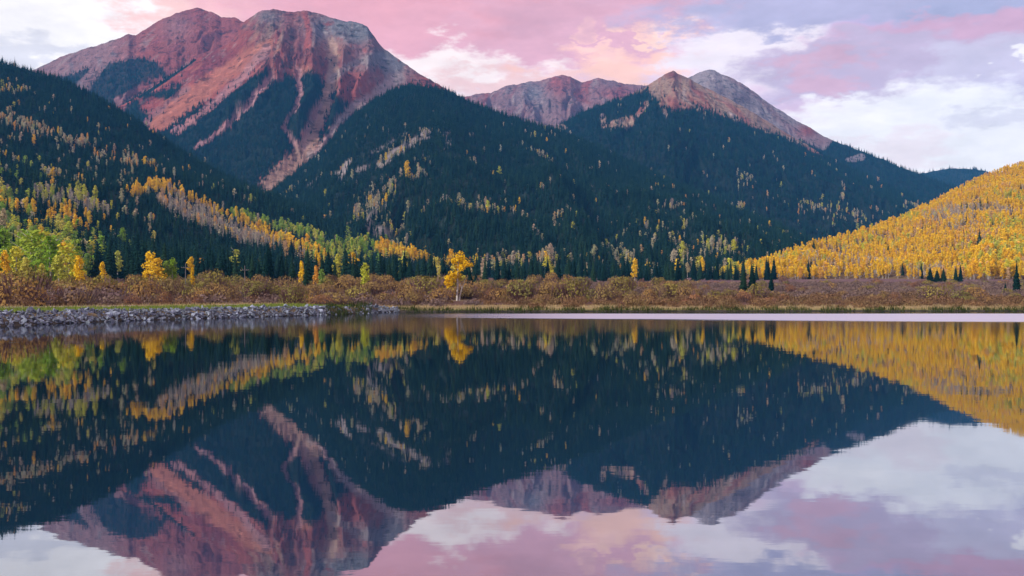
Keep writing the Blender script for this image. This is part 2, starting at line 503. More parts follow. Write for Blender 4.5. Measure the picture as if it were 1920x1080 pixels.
def build_ground():
    ang = np.unique(np.concatenate((np.radians(np.arange(-180, -42, 6.0)), np.radians(np.linspace(-42, 42, 300)), np.radians(np.arange(48, 181, 6.0)))))
    rad = np.concatenate(([0.5, 3, 8, 16, 26, 38, 48, 56], np.arange(60, 165, 0.8), np.geomspace(165, 900, 90), np.geomspace(940, 5500, 20)))
    A, Rd = np.meshgrid(ang, rad, indexing='ij')
    X = np.sin(A) * Rd; Y = np.cos(A) * Rd
    Z = ground_z(X, Y)
    d = lake_dist(X, Y)
    na, nr = A.shape
    idx = np.arange(na * nr).reshape(na, nr)
    f = np.stack((idx[:-1, :-1], idx[1:, :-1], idx[1:, 1:], idx[:-1, 1:]), -1).reshape(-1, 4)
    f = f[:, ::-1]
    n1 = fbm(X * 0.05, Y * 0.05, 4); n2 = fbm(X * 0.4, Y * 0.4, 3)
    col = np.zeros(X.shape + (3,))
    mud = np.array((0.05, 0.045, 0.035)); dry = np.array((0.24, 0.19, 0.10)); grass = np.array((0.10, 0.14, 0.035))
    brown = np.array((0.10, 0.06, 0.05)); purple = np.array((0.13, 0.085, 0.085)); pale = np.array((0.36, 0.33, 0.33))
    left = sstep(-8, -17, X) * sstep(132, 124, Y)
    col[:] = mud
    def lay(c, w):
        nonlocal col
        w = np.clip(w, 0, 1)[..., None]
        col = col * (1 - w) + np.asarray(c) * w
    lay(dry, sstep(0.6, 1.6, d))
    lay(grass, left * sstep(1.6, 2.2, d) * sstep(13, 9, d + n2 * 3) * sstep(-0.3, 0.1, n1 + 0.3))
    lay(grass * 1.2, (1 - left) * sstep(0.6, 1.2, d) * sstep(8, 3, d + 2 * n2) * 0.6)
    lay(brown, sstep(14, 26, d + 6 * n1))
    lay(purple, sstep(60, 120, d + 30 * n1) * sstep(10, 60, X))
    lay(dry * 0.8, sstep(0.25, 0.45, n1) * sstep(30, 50, d) * 0.7)
    px = 960 + F * X / np.maximum(Y, 1)
    lay(pale, sstep(1.5, 0.6, np.abs(d - 13 - 2 * n2)) * left * sstep(-0.1, 0.15, n1) * 0.9)
    me = mk_mesh('ground', np.stack((X, Y, Z), -1).reshape(-1, 3), f, [M['ground']], smooth=True, col=col.reshape(-1, 3))
    o = add_obj('ground', me)
    tag(o, 'valley floor of dry grass and brown brush beyond the lake', kind='structure')
build_ground()

# ------------------------------------------------------------------ water
def build_lake():
    m, nt, out = mat_base('lake_water')
    N, L = nt.nodes, nt.links
    def mth(op, a, b=None, clamp=False):
        n = N.new('ShaderNodeMath'); n.operation = op; n.use_clamp = clamp
        for i, v in enumerate((a, b)):
            if v is None: continue
            if isinstance(v, (int, float)): n.inputs[i].default_value = v
            else: L.new(v, n.inputs[i])
        return n.outputs[0]
    tc = N.new('ShaderNodeTexCoord')
    sep = N.new('ShaderNodeSeparateXYZ'); L.new(tc.outputs['Object'], sep.inputs[0])
    X, Y = sep.outputs[0], sep.outputs[1]
    mp = N.new('ShaderNodeMapping'); mp.inputs['Scale'].default_value = (0.035, 0.10, 1)
    L.new(tc.outputs['Object'], mp.inputs[0])
    big = N.new('ShaderNodeTexNoise'); big.inputs['Scale'].default_value = 1.0; big.inputs['Detail'].default_value = 3
    L.new(mp.outputs[0], big.inputs['Vector'])
    wob = mth('MULTIPLY', mth('SUBTRACT', big.outputs['Fac'], 0.5), 10.0)
    # the breeze-ruffled strip below the far bank: it widens to the east
    lo = mth('SUBTRACT', 92.0, mth('MULTIPLY', X, 0.36))
    lo = mth('MAXIMUM', lo, 76.0)
    def step(v, a, b):
        n = N.new('ShaderNodeMapRange'); n.interpolation_type = 'SMOOTHSTEP'
        L.new(v, n.inputs[0])
        n.inputs[1].default_value = a; n.inputs[2].default_value = b
        return n.outputs[0]
    m1 = step(mth('SUBTRACT', mth('ADD', Y, wob), lo), -4.0, 4.0)
    m2 = step(mth('ADD', Y, mth('MULTIPLY', wob, 0.4)), 119.0, 114.0)
    m3 = step(mth('ADD', X, mth('MULTIPLY', wob, 0.8)), -18.0, 12.0)
    band = mth('MULTIPLY', mth('MULTIPLY', m1, m2), m3)
    mp2 = N.new('ShaderNodeMapping'); mp2.inputs['Scale'].default_value = (0.9, 2.2, 1)
    L.new(tc.outputs['Object'], mp2.inputs[0])
    rip = N.new('ShaderNodeTexNoise'); rip.inputs['Scale'].default_value = 1.6; rip.inputs['Detail'].default_value = 3
    L.new(mp2.outputs[0], rip.inputs['Vector'])
    mp3 = N.new('ShaderNodeMapping'); mp3.inputs['Scale'].default_value = (0.22, 0.5, 1)
    L.new(tc.outputs['Object'], mp3.inputs[0])
    swell = N.new('ShaderNodeTexNoise'); swell.inputs['Scale'].default_value = 1.0; swell.inputs['Detail'].default_value = 2
    L.new(mp3.outputs[0], swell.inputs['Vector'])
    vor = N.new('ShaderNodeTexVoronoi'); vor.inputs['Scale'].default_value = 0.33
    L.new(tc.outputs['Object'], vor.inputs['Vector'])
    vsep = N.new('ShaderNodeSeparateColor'); L.new(vor.outputs['Color'], vsep.inputs[0])
    rr = mth('MULTIPLY', vor.outputs['Distance'], 1 / 0.33)
    r0 = mth('ADD', 0.10, mth('MULTIPLY', vsep.outputs[1], 0.22))
    dr = mth('DIVIDE', mth('SUBTRACT', rr, r0), 0.045)
    ring = mth('MULTIPLY', mth('POWER', 2.718, mth('MULTIPLY', mth('MULTIPLY', dr, dr), -1.0)), mth('GREATER_THAN', vsep.outputs[0], 0.86))
    h0 = mth('MULTIPLY', ring, 0.0035)
    h = mth('ADD', h0, mth('MULTIPLY', swell.outputs['Fac'], 0.0018)); h = mth('ADD', h, mth('MULTIPLY', rip.outputs['Fac'], 0.0004))
    bp = N.new('ShaderNodeBump'); bp.inputs['Strength'].default_value = 1.0; bp.inputs['Distance'].default_value = 1.0
    L.new(h, bp.inputs['Height'])
    rough = mth('ADD', mth('ADD', 0.018, mth('MULTIPLY', step(Y, 30.0, 85.0), 0.05)), mth('MULTIPLY', band, 0.32))
    gl = N.new('ShaderNodeBsdfGlossy')
    gl.inputs['Color'].default_value = (0.86, 0.88, 0.93, 1)
    L.new(rough, gl.inputs['Roughness']); L.new(bp.outputs[0], gl.inputs['Normal'])
    body = N.new('ShaderNodeBsdfDiffuse'); body.inputs['Color'].default_value = (0.002, 0.006, 0.008, 1)
    lw = N.new('ShaderNodeLayerWeight'); lw.inputs['Blend'].default_value = 0.5
    fac = N.new('ShaderNodeMapRange')
    L.new(lw.outputs['Facing'], fac.inputs[0])
    fac.inputs[1].default_value = 0.3; fac.inputs[2].default_value = 0.97
    fac.inputs[3].default_value = 0.2; fac.inputs[4].default_value = 0.82
    mx = N.new('ShaderNodeMixShader')
    L.new(fac.outputs[0], mx.inputs[0]); L.new(body.outputs[0], mx.inputs[1]); L.new(gl.outputs[0], mx.inputs[2])
    L.new(mx.outputs[0], out.inputs[0])
    # a sheet a little wider than the shore so the banks cut its edge
    P = SHORE_F[::2]
    c = P.mean(0)
    V = [(c[0], c[1], 0)]
    n = len(P)
    tang = np.roll(P, -1, 0) - np.roll(P, 1, 0)
    tang /= np.linalg.norm(tang, axis=1)[:, None] + 1e-9
    # the outline runs clockwise: outward is to the left of travel
    Q = P + np.stack((-tang[:, 1], tang[:, 0]), 1) * 1.2
    V += [(q[0], q[1], 0) for q in Q]
    f = [(0, 1 + (i + 1) % n, 1 + i) for i in range(n)]
    o = add_obj('lake', mk_mesh('lake', V, f, [m]))
    tag(o, 'still mountain lake mirroring the peaks and pink sky', kind='structure')
build_lake()

# ------------------------------------------------------------------ mountains and hills
class Hill:
    pass
HILLS = {}
def build_hill(key, name, label, crest, base, step, rows, prof, relief, mat, color, back=0.45, rough=1.35, colonly=False):
    """crest: (px, py, distance) along the skyline; base: (px, distance) of the foot"""
    h = Hill()
    px0, px1 = crest[0][0], crest[-1][0]
    PXs = np.arange(px0, px1 + step, step, float)
    t = np.concatenate((np.linspace(0, 1, rows) ** 0.85, 1 + np.linspace(0.03, back, 8)))
    Dc = interp(crest, PXs, 2); Cy = interp(crest, PXs, 1)
    Db = interp(base, PXs)
    Cy = Cy + rough * (2.2 * fbm(PXs * 0.03, PXs * 0 + px0 * 0.1, 4) + 1.0 * fbm(PXs * 0.12, PXs * 0 + 7.7, 3))
    zc = EYE + (HOR - Cy) / F * Dc
    xb = (PXs - 960) / F * Db
    zb = ground_z(xb, Db) - 5
    T = t[None, :]
    Y = Db[:, None] + (Dc - Db)[:, None] * T
    Zf = zb[:, None] + (zc - zb)[:, None] * np.clip(T, 0, 1) ** prof
    Zbk = zc[:, None] - (zc - zb)[:, None] * (0.9 * np.maximum(T - 1, 0) + 0.9 * np.maximum(T - 1, 0) ** 2)
    Z = np.where(T <= 1, Zf, Zbk)
    PXg = np.repeat(PXs[:, None], len(t), 1)
    X = (PXg - 960) / F * Y
    _, PYg = to_px(X, Y, Z)
    env = np.sin(np.pi * np.clip(T, 0, 1)) ** 0.8 * np.ones_like(X)
    Z = Z + relief(X, Y, PXg, PYg, np.clip(T, 0, 1)) * env
    _, PYg = to_px(X, Y, Z)
    h.PXs, h.t, h.Z, h.Db, h.Dc, h.Cy, h.PY = PXs, t, Z, Db, Dc, Cy, PYg
    h.crest, h.base = crest, base
    na, nr = X.shape
    idx = np.arange(na * nr).reshape(na, nr)
    f = np.stack((idx[:-1, :-1], idx[1:, :-1], idx[1:, 1:], idx[:-1, 1:]), -1).reshape(-1, 4)
    col = color(X, Y, Z, PXg, PYg, T * np.ones_like(X))
    me = mk_mesh(name, np.stack((X, Y, Z), -1).reshape(-1, 3), f, [mat], smooth=True, col=col.reshape(-1, 3))
    o = add_obj(name, me)
    tag(o, label, kind='structure')
    h.obj = o
    HILLS[key] = h
    return h
def hill_z(h, px, y):
    """height of a hill at picture column px and distance y (arrays)"""
    Db = np.interp(px, h.PXs, h.Db); Dc = np.interp(px, h.PXs, h.Dc)
    t = (y - Db) / (Dc - Db)
    ci = np.clip((px - h.PXs[0]) / (h.PXs[1] - h.PXs[0]), 0, len(h.PXs) - 1.001)
    i0 = ci.astype(int); fi = ci - i0
    r = np.interp(np.clip(t, 0, h.t[-1] - 1e-6), h.t, np.arange(len(h.t)))
    j0 = np.minimum(r.astype(int), len(h.t) - 2); fj = r - j0
    Z = h.Z
    return (Z[i0, j0] * (1 - fi) + Z[i0 + 1, j0] * fi) * (1 - fj) + (Z[i0, j0 + 1] * (1 - fi) + Z[i0 + 1, j0 + 1] * fi) * fj, t

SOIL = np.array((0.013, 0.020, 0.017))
RED = np.array((0.225, 0.058, 0.050)); CRIM = np.array((0.16, 0.042, 0.046)); ORG = np.array((0.34, 0.135, 0.085)); GREY = np.array((0.135, 0.138, 0.15))
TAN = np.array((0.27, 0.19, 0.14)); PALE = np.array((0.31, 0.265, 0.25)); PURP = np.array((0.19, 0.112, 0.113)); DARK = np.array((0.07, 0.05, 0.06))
def layers(base, *ls):
    col = np.zeros(base[0].shape + (3,)); col[:] = base[1]
    for c, w in ls:
        w = np.clip(w, 0, 1)[..., None]
        col = col * (1 - w) + np.asarray(c) * w
    return col

# tree cover and bare chutes of the big massif, in picture coordinates of its face
CHUTES = [
    ([(505, 82, 9), (470, 105, 14), (430, 133, 17), (360, 182, 20), (318, 215, 20), (292, 236, 16)], ORG, 1.0),
    ([(510, 145, 8), (480, 175, 6.5), (465, 200, 5.5), (420, 240, 5.5), (368, 276, 5)], PURP * 1.8, 1.0),
    ([(500, 90, 9), (460, 140, 8), (400, 195, 7), (350, 235, 7), (330, 245, 9)], PURP * 1.7, 0.75),
    ([(350, 165, 6), (300, 205, 5), (270, 232, 5)], PURP * 1.2, 0.8),
    ([(560, 135, 7), (562, 170, 7), (558, 200, 5), (540, 222, 5), (533, 238, 5), (545, 258, 5), (556, 276, 6)], PURP * 1.75, 1.0),
    ([(622, 80, 10), (627, 130, 11), (614, 180, 12), (603, 215, 12), (590, 250, 11), (575, 285, 14), (545, 308, 18), (528, 332, 24), (508, 352, 24)], TAN * 1.3, 1.0),
    ([(600, 195, 6), (580, 230, 6), (568, 275, 7)], PURP * 1.7, 0.9),
    ([(745, 148, 15), (700, 180, 11), (655, 208, 9), (628, 238, 8), (608, 272, 7), (585, 292, 8)], PALE, 0.95),
    ([(585, 262, 18), (560, 285, 16)], TAN, 0.7),
    ([(690, 110, 6), (650, 125, 6), (620, 150, 7)], PALE * 0.9, 0.8),
    ([(225, 188, 10), (262, 165, 9)], ORG, 0.8),
]
def massif_cover(px, py):
    """share of the ground under trees on the front massif"""
    tl = interp([(140, 235), (230, 205), (262, 182), (300, 172), (345, 155), (370, 190), (420, 185), (470, 145), (500, 128), (520, 150), (560, 142), (590, 135), (610, 160), (640, 165), (660, 190), (690, 185), (720, 168), (745, 160), (800, 162), (860, 185)], px)
    c = sstep(-16, 16, py - tl + 18 * fbm(px * 0.06, py * 0.06, 5))
    # the red faces between the chutes stay open
    open_ = np.maximum.reduce([1.0 * blob(px, py, 400, 160, 45, 28), 0.9 * blob(px, py, 290, 200, 28, 16), 0.9 * blob(px, py, 660, 165, 30, 30)])
    c = c * (1 - np.clip(open_ * 1.4, 0, 1))
    c = np.maximum(c, 0.9 * sstep(0.9, 0.5, pline(px, py, [(335, 245, 9), (400, 205, 9), (450, 170, 9), (495, 140, 9)])))
    c = np.maximum(c, 0.9 * sstep(0.9, 0.5, pline(px, py, [(262, 182, 4), (300, 158, 4), (365, 112, 4)])))
    for pts, _, w in CHUTES:
        d = pline(px + 9 * fbm(px * 0.07, py * 0.07, 4), py + 7 * fbm(px * 0.07 + 9, py * 0.07, 4), pts)
        c = c * (1 - w * sstep(1.25, 0.6, d + 0.6 * fbm(px * 0.2, py * 0.2, 2)))
    mix = blob(px, py, 590, 235, 34, 50)                      # broken ground between the lower chutes
    c = c * (1 - 0.45 * mix)
    return c
def streak_u(px, py):
    k = interp([(60, 1.3), (300, 1.4), (480, 0.9), (560, 0.25), (640, 0.15), (720, -0.6), (860, -1.2)], px)
    return px + k * (py - 120)
SPURS = [([(512, 18, 16), (478, 70, 16), (440, 105, 14)], 34), ([(450, 60, 12), (380, 112, 12), (300, 158, 10), (240, 195, 9)], 22), ([(545, 25, 12), (535, 80, 13), (512, 130, 12), (470, 185, 12), (430, 225, 12)], 42),
         ([(585, 30, 12), (592, 85, 13), (585, 140, 12), (585, 190, 12), (560, 235, 12)], 40), ([(640, 45, 14), (652, 95, 12), (640, 130, 11), (640, 190, 11), (628, 225, 10)], 42), ([(690, 58, 14), (702, 100, 12), (690, 140, 12), (672, 185, 12)], 42),
         ([(725, 105, 10), (745, 130, 10), (740, 150, 10)], 22), ([(410, 130, 9), (350, 150, 9), (310, 190, 9)], 18), ([(400, 165, 7), (345, 205, 7), (300, 232, 7)], 14), ([(615, 60, 8), (618, 95, 8)], 18), ([(560, 60, 8), (556, 105, 8)], 22)]
def relief_massif(X, Y, px, py, t):
    wx = px + 8 * fbm(px * 0.03, py * 0.03, 4) + 3 * fbm(px * 0.12, py * 0.12, 3); wy = py + 6 * fbm(px * 0.03 + 40, py * 0.03, 4)
    r = np.zeros_like(px)
    for pts, h in SPURS:
        d = pline(wx, wy, pts)
        r = np.maximum(r, h * np.clip(1 - d / 1.9, 0, 1) ** 1.15)
    for pts, c, w in CHUTES:
        d = pline(wx, wy, pts)
        r = r * (1 - 0.7 * w * sstep(1.6, 0.7, d)) - 7 * w * sstep(1.4, 0.6, d)
    cm = np.zeros_like(px)
    for pts, c, w in CHUTES:
        cm = np.maximum(cm, w * sstep(1.7, 0.8, pline(wx, wy, pts)))
    u = streak_u(px, py) + 16 * fbm(px * 0.03 + 2, py * 0.03, 4)
    fine = (1 - 0.85 * cm) * (ridged(u * 0.06 + 4, py * 0.016, 4) - 0.55) * 24 * sstep(70, 140, py + 0.2 * (520 - px))
    cr = sstep(-0.05, 0.35, fbm(px * 0.02 + 9, py * 0.03, 3))
    crag = np.maximum(0, ridged(px * 0.045, py * 0.075, 5, 0.6) - 0.45) * 90 * sstep(185, 120, py) * cr
    smooth = 1 - 0.85 * sstep(1.3, 0.7, pline(px, py, CHUTES[0][0]))
    return (r * 1.25 + fine + crag * (1 - 0.8 * cm)) * smooth - 14 + 16 * fbm(X * 0.005, Y * 0.005, 4)
def color_massif(X, Y, Z, px, py, t):
    u = streak_u(px, py)
    n = fbm(u * 0.02, py * 0.012, 4); n2 = fbm(u * 0.09 + 5, py * 0.02, 4); n3 = fbm(px * 0.03, py * 0.05 + 3, 4)
    col = layers((px, RED),
        (CRIM, sstep(-0.1, 0.4, n)), (ORG, sstep(0.15, 0.5, n2) * 0.55), (PURP, sstep(0.2, 0.6, n3) * 0.6),
        (TAN * 0.8, blob(px, py, 505, 60, 35, 45) * 0.8 * sstep(-0.4, 0.2, n2)),
        (GREY, np.clip(1.3 * np.maximum(blob(px, py, 650, 55, 80, 38), blob(px, py, 720, 120, 60, 35)) * sstep(-0.55, 0.0, n3 + 0.3 * n2 + 0.15), 0, 1)),
        (GREY * 0.9, blob(px, py, 500, 30, 26, 18) * 0.8),
        (PALE * 0.8, blob(px, py, 625, 70, 30, 20) * sstep(0.0, 0.3, n2) * 0.8),
        (RED * 1.2, sstep(1.0, 0.5, pline(px, py, [(572, 25, 7), (580, 60, 7), (575, 95, 10)])) * 0.8),
        (RED * 1.05, blob(px, py, 680, 150, 40, 28) * 0.8), (ORG, blob(px, py, 625, 90, 30, 20) * 0.5), (ORG * 0.95, blob(px, py, 570, 132, 20, 9)),
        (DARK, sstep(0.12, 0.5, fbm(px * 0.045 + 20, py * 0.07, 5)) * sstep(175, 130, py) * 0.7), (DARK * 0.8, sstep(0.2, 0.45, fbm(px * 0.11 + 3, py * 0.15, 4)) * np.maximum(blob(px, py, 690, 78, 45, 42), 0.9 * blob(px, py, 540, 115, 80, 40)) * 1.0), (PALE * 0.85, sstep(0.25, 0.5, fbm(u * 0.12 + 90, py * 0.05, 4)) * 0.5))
    for pts, c, w in CHUTES:
        d = pline(px + 9 * fbm(px * 0.07, py * 0.07, 4), py + 7 * fbm(px * 0.07 + 9, py * 0.07, 4), pts)
        ww = (w * sstep(1.3, 0.6, d + 0.5 * n2) * (0.75 + 0.35 * n))[..., None].clip(0, 1)
        col = col * (1 - ww) + c * (1 + 0.25 * n2[..., None]) * ww
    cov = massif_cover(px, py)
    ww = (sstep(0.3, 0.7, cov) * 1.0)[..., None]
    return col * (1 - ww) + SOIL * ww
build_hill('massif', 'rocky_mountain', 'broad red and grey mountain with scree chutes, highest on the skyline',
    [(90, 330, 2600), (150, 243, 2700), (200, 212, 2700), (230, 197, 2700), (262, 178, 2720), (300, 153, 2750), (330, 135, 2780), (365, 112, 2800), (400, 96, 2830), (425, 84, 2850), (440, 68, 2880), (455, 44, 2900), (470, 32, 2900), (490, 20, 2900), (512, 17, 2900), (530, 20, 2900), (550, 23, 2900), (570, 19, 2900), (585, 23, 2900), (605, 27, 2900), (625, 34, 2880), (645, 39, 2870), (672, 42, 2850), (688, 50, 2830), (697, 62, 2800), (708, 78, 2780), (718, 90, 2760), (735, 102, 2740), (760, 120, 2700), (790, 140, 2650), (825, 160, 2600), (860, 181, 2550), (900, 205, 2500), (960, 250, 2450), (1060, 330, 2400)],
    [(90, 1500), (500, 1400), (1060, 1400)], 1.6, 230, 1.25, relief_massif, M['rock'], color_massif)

def relief_left_peak(X, Y, px, py, t):
    u = px + 1.2 * py + 26 * fbm(px * 0.02, py * 0.02, 4)
    return ridged(u * 0.020, py * 0.004, 4) * 75 - 45 + ridged(u * 0.07, py * 0.03, 3) * 24 - 12 + 14 * fbm(X * 0.006, Y * 0.006, 4)
def left_peak_cover(px, py):
    line = interp([(60, 150), (120, 142), (160, 128), (185, 118), (230, 112), (262, 105), (300, 118), (330, 160)], px)
    c = sstep(-3, 8, py - line + 7 * fbm(px * 0.06, py * 0.06, 4)) * sstep(345, 300, px)
    c *= 1 - 0.9 * sstep(1.1, 0.6, pline(px, py, [(205, 95, 14), (175, 140, 13), (150, 165, 12)]))
    c *= 1 - 0.9 * sstep(1.1, 0.6, pline(px, py, [(300, 150, 8), (262, 168, 9), (220, 190, 9)]))
    return np.clip(c, 0, 1)
def color_left_peak(X, Y, Z, px, py, t):
    u = px + 1.2 * py
    n = fbm(u * 0.02 + 40, py * 0.01, 4); n2 = fbm(u * 0.08, py * 0.02 + 8, 4); n3 = fbm(px * 0.04, py * 0.06, 4)
    col = layers((px, PURP * 1.05), (RED, sstep(190, 280, px) * 0.85), (CRIM * 1.1, sstep(0.0, 0.4, n) * sstep(200, 280, px)), (GREY, sstep(0.15, 0.5, n3) * sstep(330, 200, px) * 0.6),
        (PALE * 0.85, sstep(0.25, 0.5, n2) * 0.45), (DARK, sstep(0.3, 0.6, n3) * 0.4), (PURP * 1.2, blob(px, py, 330, 50, 30, 30) * 0.6))
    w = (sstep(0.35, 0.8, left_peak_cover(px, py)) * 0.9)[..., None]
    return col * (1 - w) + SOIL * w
build_hill('left_peak', 'rocky_mountain', 'crimson mountain peak behind the left shoulder of the broad massif',
    [(-160, 230, 3300), (0, 160, 3300), (66, 129, 3300), (90, 118, 3300), (120, 105, 3300), (150, 95, 3300), (180, 85, 3300), (215, 74, 3300), (240, 64, 3300), (255, 68, 3320), (270, 56, 3330), (290, 44, 3350), (310, 33, 3360), (330, 24, 3380), (350, 20, 3400), (370, 14, 3400), (385, 18, 3400), (400, 24, 3400), (415, 32, 3400), (440, 33, 3380), (455, 40, 3360), (500, 60, 3340), (560, 110, 3340), (640, 180, 3340)],
    [(-160, 2000), (640, 2000)], 1.8, 150, 1.2, relief_left_peak, M['rock'], color_left_peak)

def relief_far(X, Y, px, py, t):
    u = px + 30 * fbm(px * 0.02 + 5, py * 0.03, 4) + 0.5 * (py - 150) * np.tanh((1040 - px) / 30)
    return ridged(u * 0.016, py * 0.010 + 3, 4) * 190 - 115 + 60 * (ridged(u * 0.05, py * 0.04, 3) - 0.5)
def color_far(X, Y, Z, px, py, t):
    u = px + 0.5 * (py - 150) * np.tanh((1040 - px) / 30) + 20 * fbm(px * 0.02 + 5, py * 0.03, 4)
    n = fbm(u * 0.035, py * 0.015 + 30, 4); n2 = fbm(u * 0.12, py * 0.03 + 4, 4)
    col = layers((px, PURP), (RED * 0.95, sstep(-0.05, 0.35, n) * 0.9), (GREY * 1.15, blob(px, py, 1000, 175, 35, 30) * 0.9), (PALE, sstep(0.2, 0.45, n2) * 0.5), (RED, blob(px, py, 1050, 160, 22, 25) * 0.8), (PURP * 0.8, sstep(0.2, 0.5, fbm(px * 0.05, py * 0.05 + 60, 3)) * 0.5),
        (RED * 1.05, blob(px, py, 1160, 175, 40, 12) * 0.8))
    return col
build_hill('far_ridge', 'rocky_mountain', 'distant mauve and red ridge in the gap between the two mountains',
    [(760, 250, 4300), (820, 210, 4300), (870, 182, 4300), (895, 176, 4300), (920, 173, 4300), (950, 162, 4300), (985, 155, 4350), (1010, 151, 4350), (1035, 144, 4350), (1055, 140, 4350), (1070, 144, 4350), (1090, 155, 4400), (1105, 150, 4400), (1122, 146, 4400), (1140, 151, 4400), (1150, 150, 4400), (1165, 156, 4400), (1190, 158, 4400), (1215, 162, 4400), (1300, 190, 4400), (1400, 240, 4400)],
    [(760, 2600), (1400, 2600)], 1.8, 130, 1.2, relief_far, M['rock'], color_far)

def right_cover(px, py):
    tl = interp([(1000, 190), (1100, 200), (1150, 186), (1200, 172), (1216, 166), (1222, 185), (1240, 195), (1262, 208), (1300, 200), (1345, 212), (1380, 222), (1420, 238), (1460, 252), (1500, 270), (1530, 285), (1600, 300)], px)
    c = sstep(-6, 9, py - tl + 9 * fbm(px * 0.07, py * 0.07, 5))
    for pts, w in (([(1212, 195, 6), (1195, 215, 4)], 0.8), ([(1245, 205, 4), (1248, 215, 4)], 0.8), ([(1150, 233, 7), (1180, 228, 12)], 0.85), ([(1060, 240, 5), (1045, 235, 8)], 0.6), ([(1130, 218, 6), (1133, 235, 6)], 0.7)):
        c *= 1 - w * sstep(1.2, 0.7, pline(px, py, pts))
    return c
def relief_right(X, Y, px, py, t):
    k = interp([(1040, 1.2), (1255, 0.0), (1300, -1.0), (1600, -1.4)], px)
    u = px + k * (py - 180) + 22 * fbm(px * 0.025, py * 0.03 + 3, 4)
    return ridged(u * 0.022, py * 0.005 + 9, 4) * 80 - 50 + 26 * (ridged(u * 0.1, py * 0.03, 3) - 0.5) * sstep(320, 230, py) + 16 * fbm(X * 0.004, Y * 0.004, 3)
def color_right(X, Y, Z, px, py, t):
    k = interp([(1040, 1.2), (1255, 0.0), (1300, -1.0), (1600, -1.4)], px)
    u = px + k * (py - 180) + 14 * fbm(px * 0.025, py * 0.03 + 3, 4)
    n = fbm(u * 0.04, py * 0.012 + 70, 4); n2 = fbm(u * 0.13, py * 0.03 + 14, 4); n3 = fbm(px * 0.05 + 9, py * 0.06, 4)
    col = layers((px, TAN * 0.95), (RED * 1.05, sstep(0.0, 0.4, n) * 0.7), (ORG, sstep(0.1, 0.4, n2) * 0.45), (PALE * 1.05, sstep(0.2, 0.5, fbm(u * 0.09 + 50, py * 0.02, 3)) * 0.75), (PURP * 0.7, sstep(0.25, 0.55, n3) * 0.55), (CRIM * 0.9, blob(px, py, 1262, 140, 22, 9) * 0.8), (DARK, blob(px, py, 1225, 185, 10, 12) * 0.5))
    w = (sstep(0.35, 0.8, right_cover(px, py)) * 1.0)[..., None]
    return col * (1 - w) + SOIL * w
build_hill('right_peak', 'rocky_mountain', 'tan bare peak with pale gullies above a forested flank, right of centre',
    [(940, 300, 2500), (1000, 262, 2600), (1040, 239, 2700), (1070, 222, 2750), (1100, 207, 2800), (1140, 193, 2850), (1180, 179, 2900), (1205, 166, 2920), (1222, 155, 2950), (1240, 144, 2970), (1255, 135, 3000), (1262, 133, 3000), (1272, 138, 3000), (1290, 146, 3000), (1310, 157, 3000), (1340, 172, 2980), (1370, 187, 2960), (1400, 204, 2940), (1430, 222, 2920), (1460, 241, 2900), (1490, 258, 2880), (1520, 277, 2850), (1545, 291, 2830), (1600, 318, 2800), (1680, 355, 2750), (1760, 395, 2700), (1900, 450, 2600)],
    [(940, 1300), (1900, 1500)], 1.8, 190, 1.15, relief_right, M['rock'], color_right)

def rear_cover(px, py):
    line = interp([(1300, 330), (1440, 300), (1500, 262), (1530, 275), (1545, 282), (1560, 264), (1575, 258), (1600, 270), (2000, 400)], px)
    c = sstep(-3, 5, py - line + 5 * fbm(px * 0.07, py * 0.07, 4))
    c *= 1 - 0.8 * sstep(1.2, 0.6, pline(px, py, [(1590, 300, 5), (1615, 295, 8)]))
    return c
def relief_rear(X, Y, px, py, t):
    u = px - 1.1 * py + 24 * fbm(px * 0.025, py * 0.03 + 13, 4)
    return ridged(u * 0.024, py * 0.005 + 19, 4) * 75 - 46 + 24 * (ridged(u * 0.09, py * 0.03, 3) - 0.5)
def color_rear(X, Y, Z, px, py, t):
    u = px - 1.1 * py
    n = fbm(u * 0.03, py * 0.012 + 170, 4); n2 = fbm(u * 0.1, py * 0.03 + 114, 4); n3 = fbm(px * 0.05 + 9, py * 0.06 + 31, 4)
    col = layers((px, np.array((0.215, 0.19, 0.20))), (PURP * 1.1, sstep(0.0, 0.4, n) * 0.6), (PALE * 0.9, sstep(0.2, 0.45, n2) * 0.4), (DARK * 1.5, blob(px, py, 1390, 185, 22, 14) * 0.9), (DARK * 1.5, blob(px, py, 1352, 172, 10, 10) * 0.7), (RED, blob(px, py, 1515, 245, 22, 14) * 0.95), (PURP * 1.1, blob(px, py, 1540, 265, 25, 12) * 0.8), (TAN * 0.9, sstep(0.3, 0.5, n3) * 0.3))
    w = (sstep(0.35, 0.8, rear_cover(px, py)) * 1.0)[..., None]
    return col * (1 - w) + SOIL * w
build_hill('rear_peak', 'rocky_mountain', 'grey mountain peak rising just behind the tan bare peak',
    [(1180, 230, 3600), (1240, 175, 3600), (1280, 150, 3600), (1296, 143, 3600), (1312, 135, 3600), (1330, 130, 3600), (1342, 132, 3600), (1356, 140, 3600), (1372, 146, 3600), (1392, 157, 3600), (1410, 170, 3600), (1440, 192, 3580), (1470, 211, 3560), (1500, 230, 3540), (1530, 247, 3520), (1560, 263, 3500), (1590, 274, 3480), (1620, 286, 3450), (1660, 301, 3420), (1700, 318, 3400), (1735, 331, 3380), (1780, 347, 3350), (1900, 400, 3300), (2100, 470, 3200)],
    [(1180, 2200), (2100, 2000)], 2.0, 120, 1.2, relief_rear, M['rock'], color_rear)

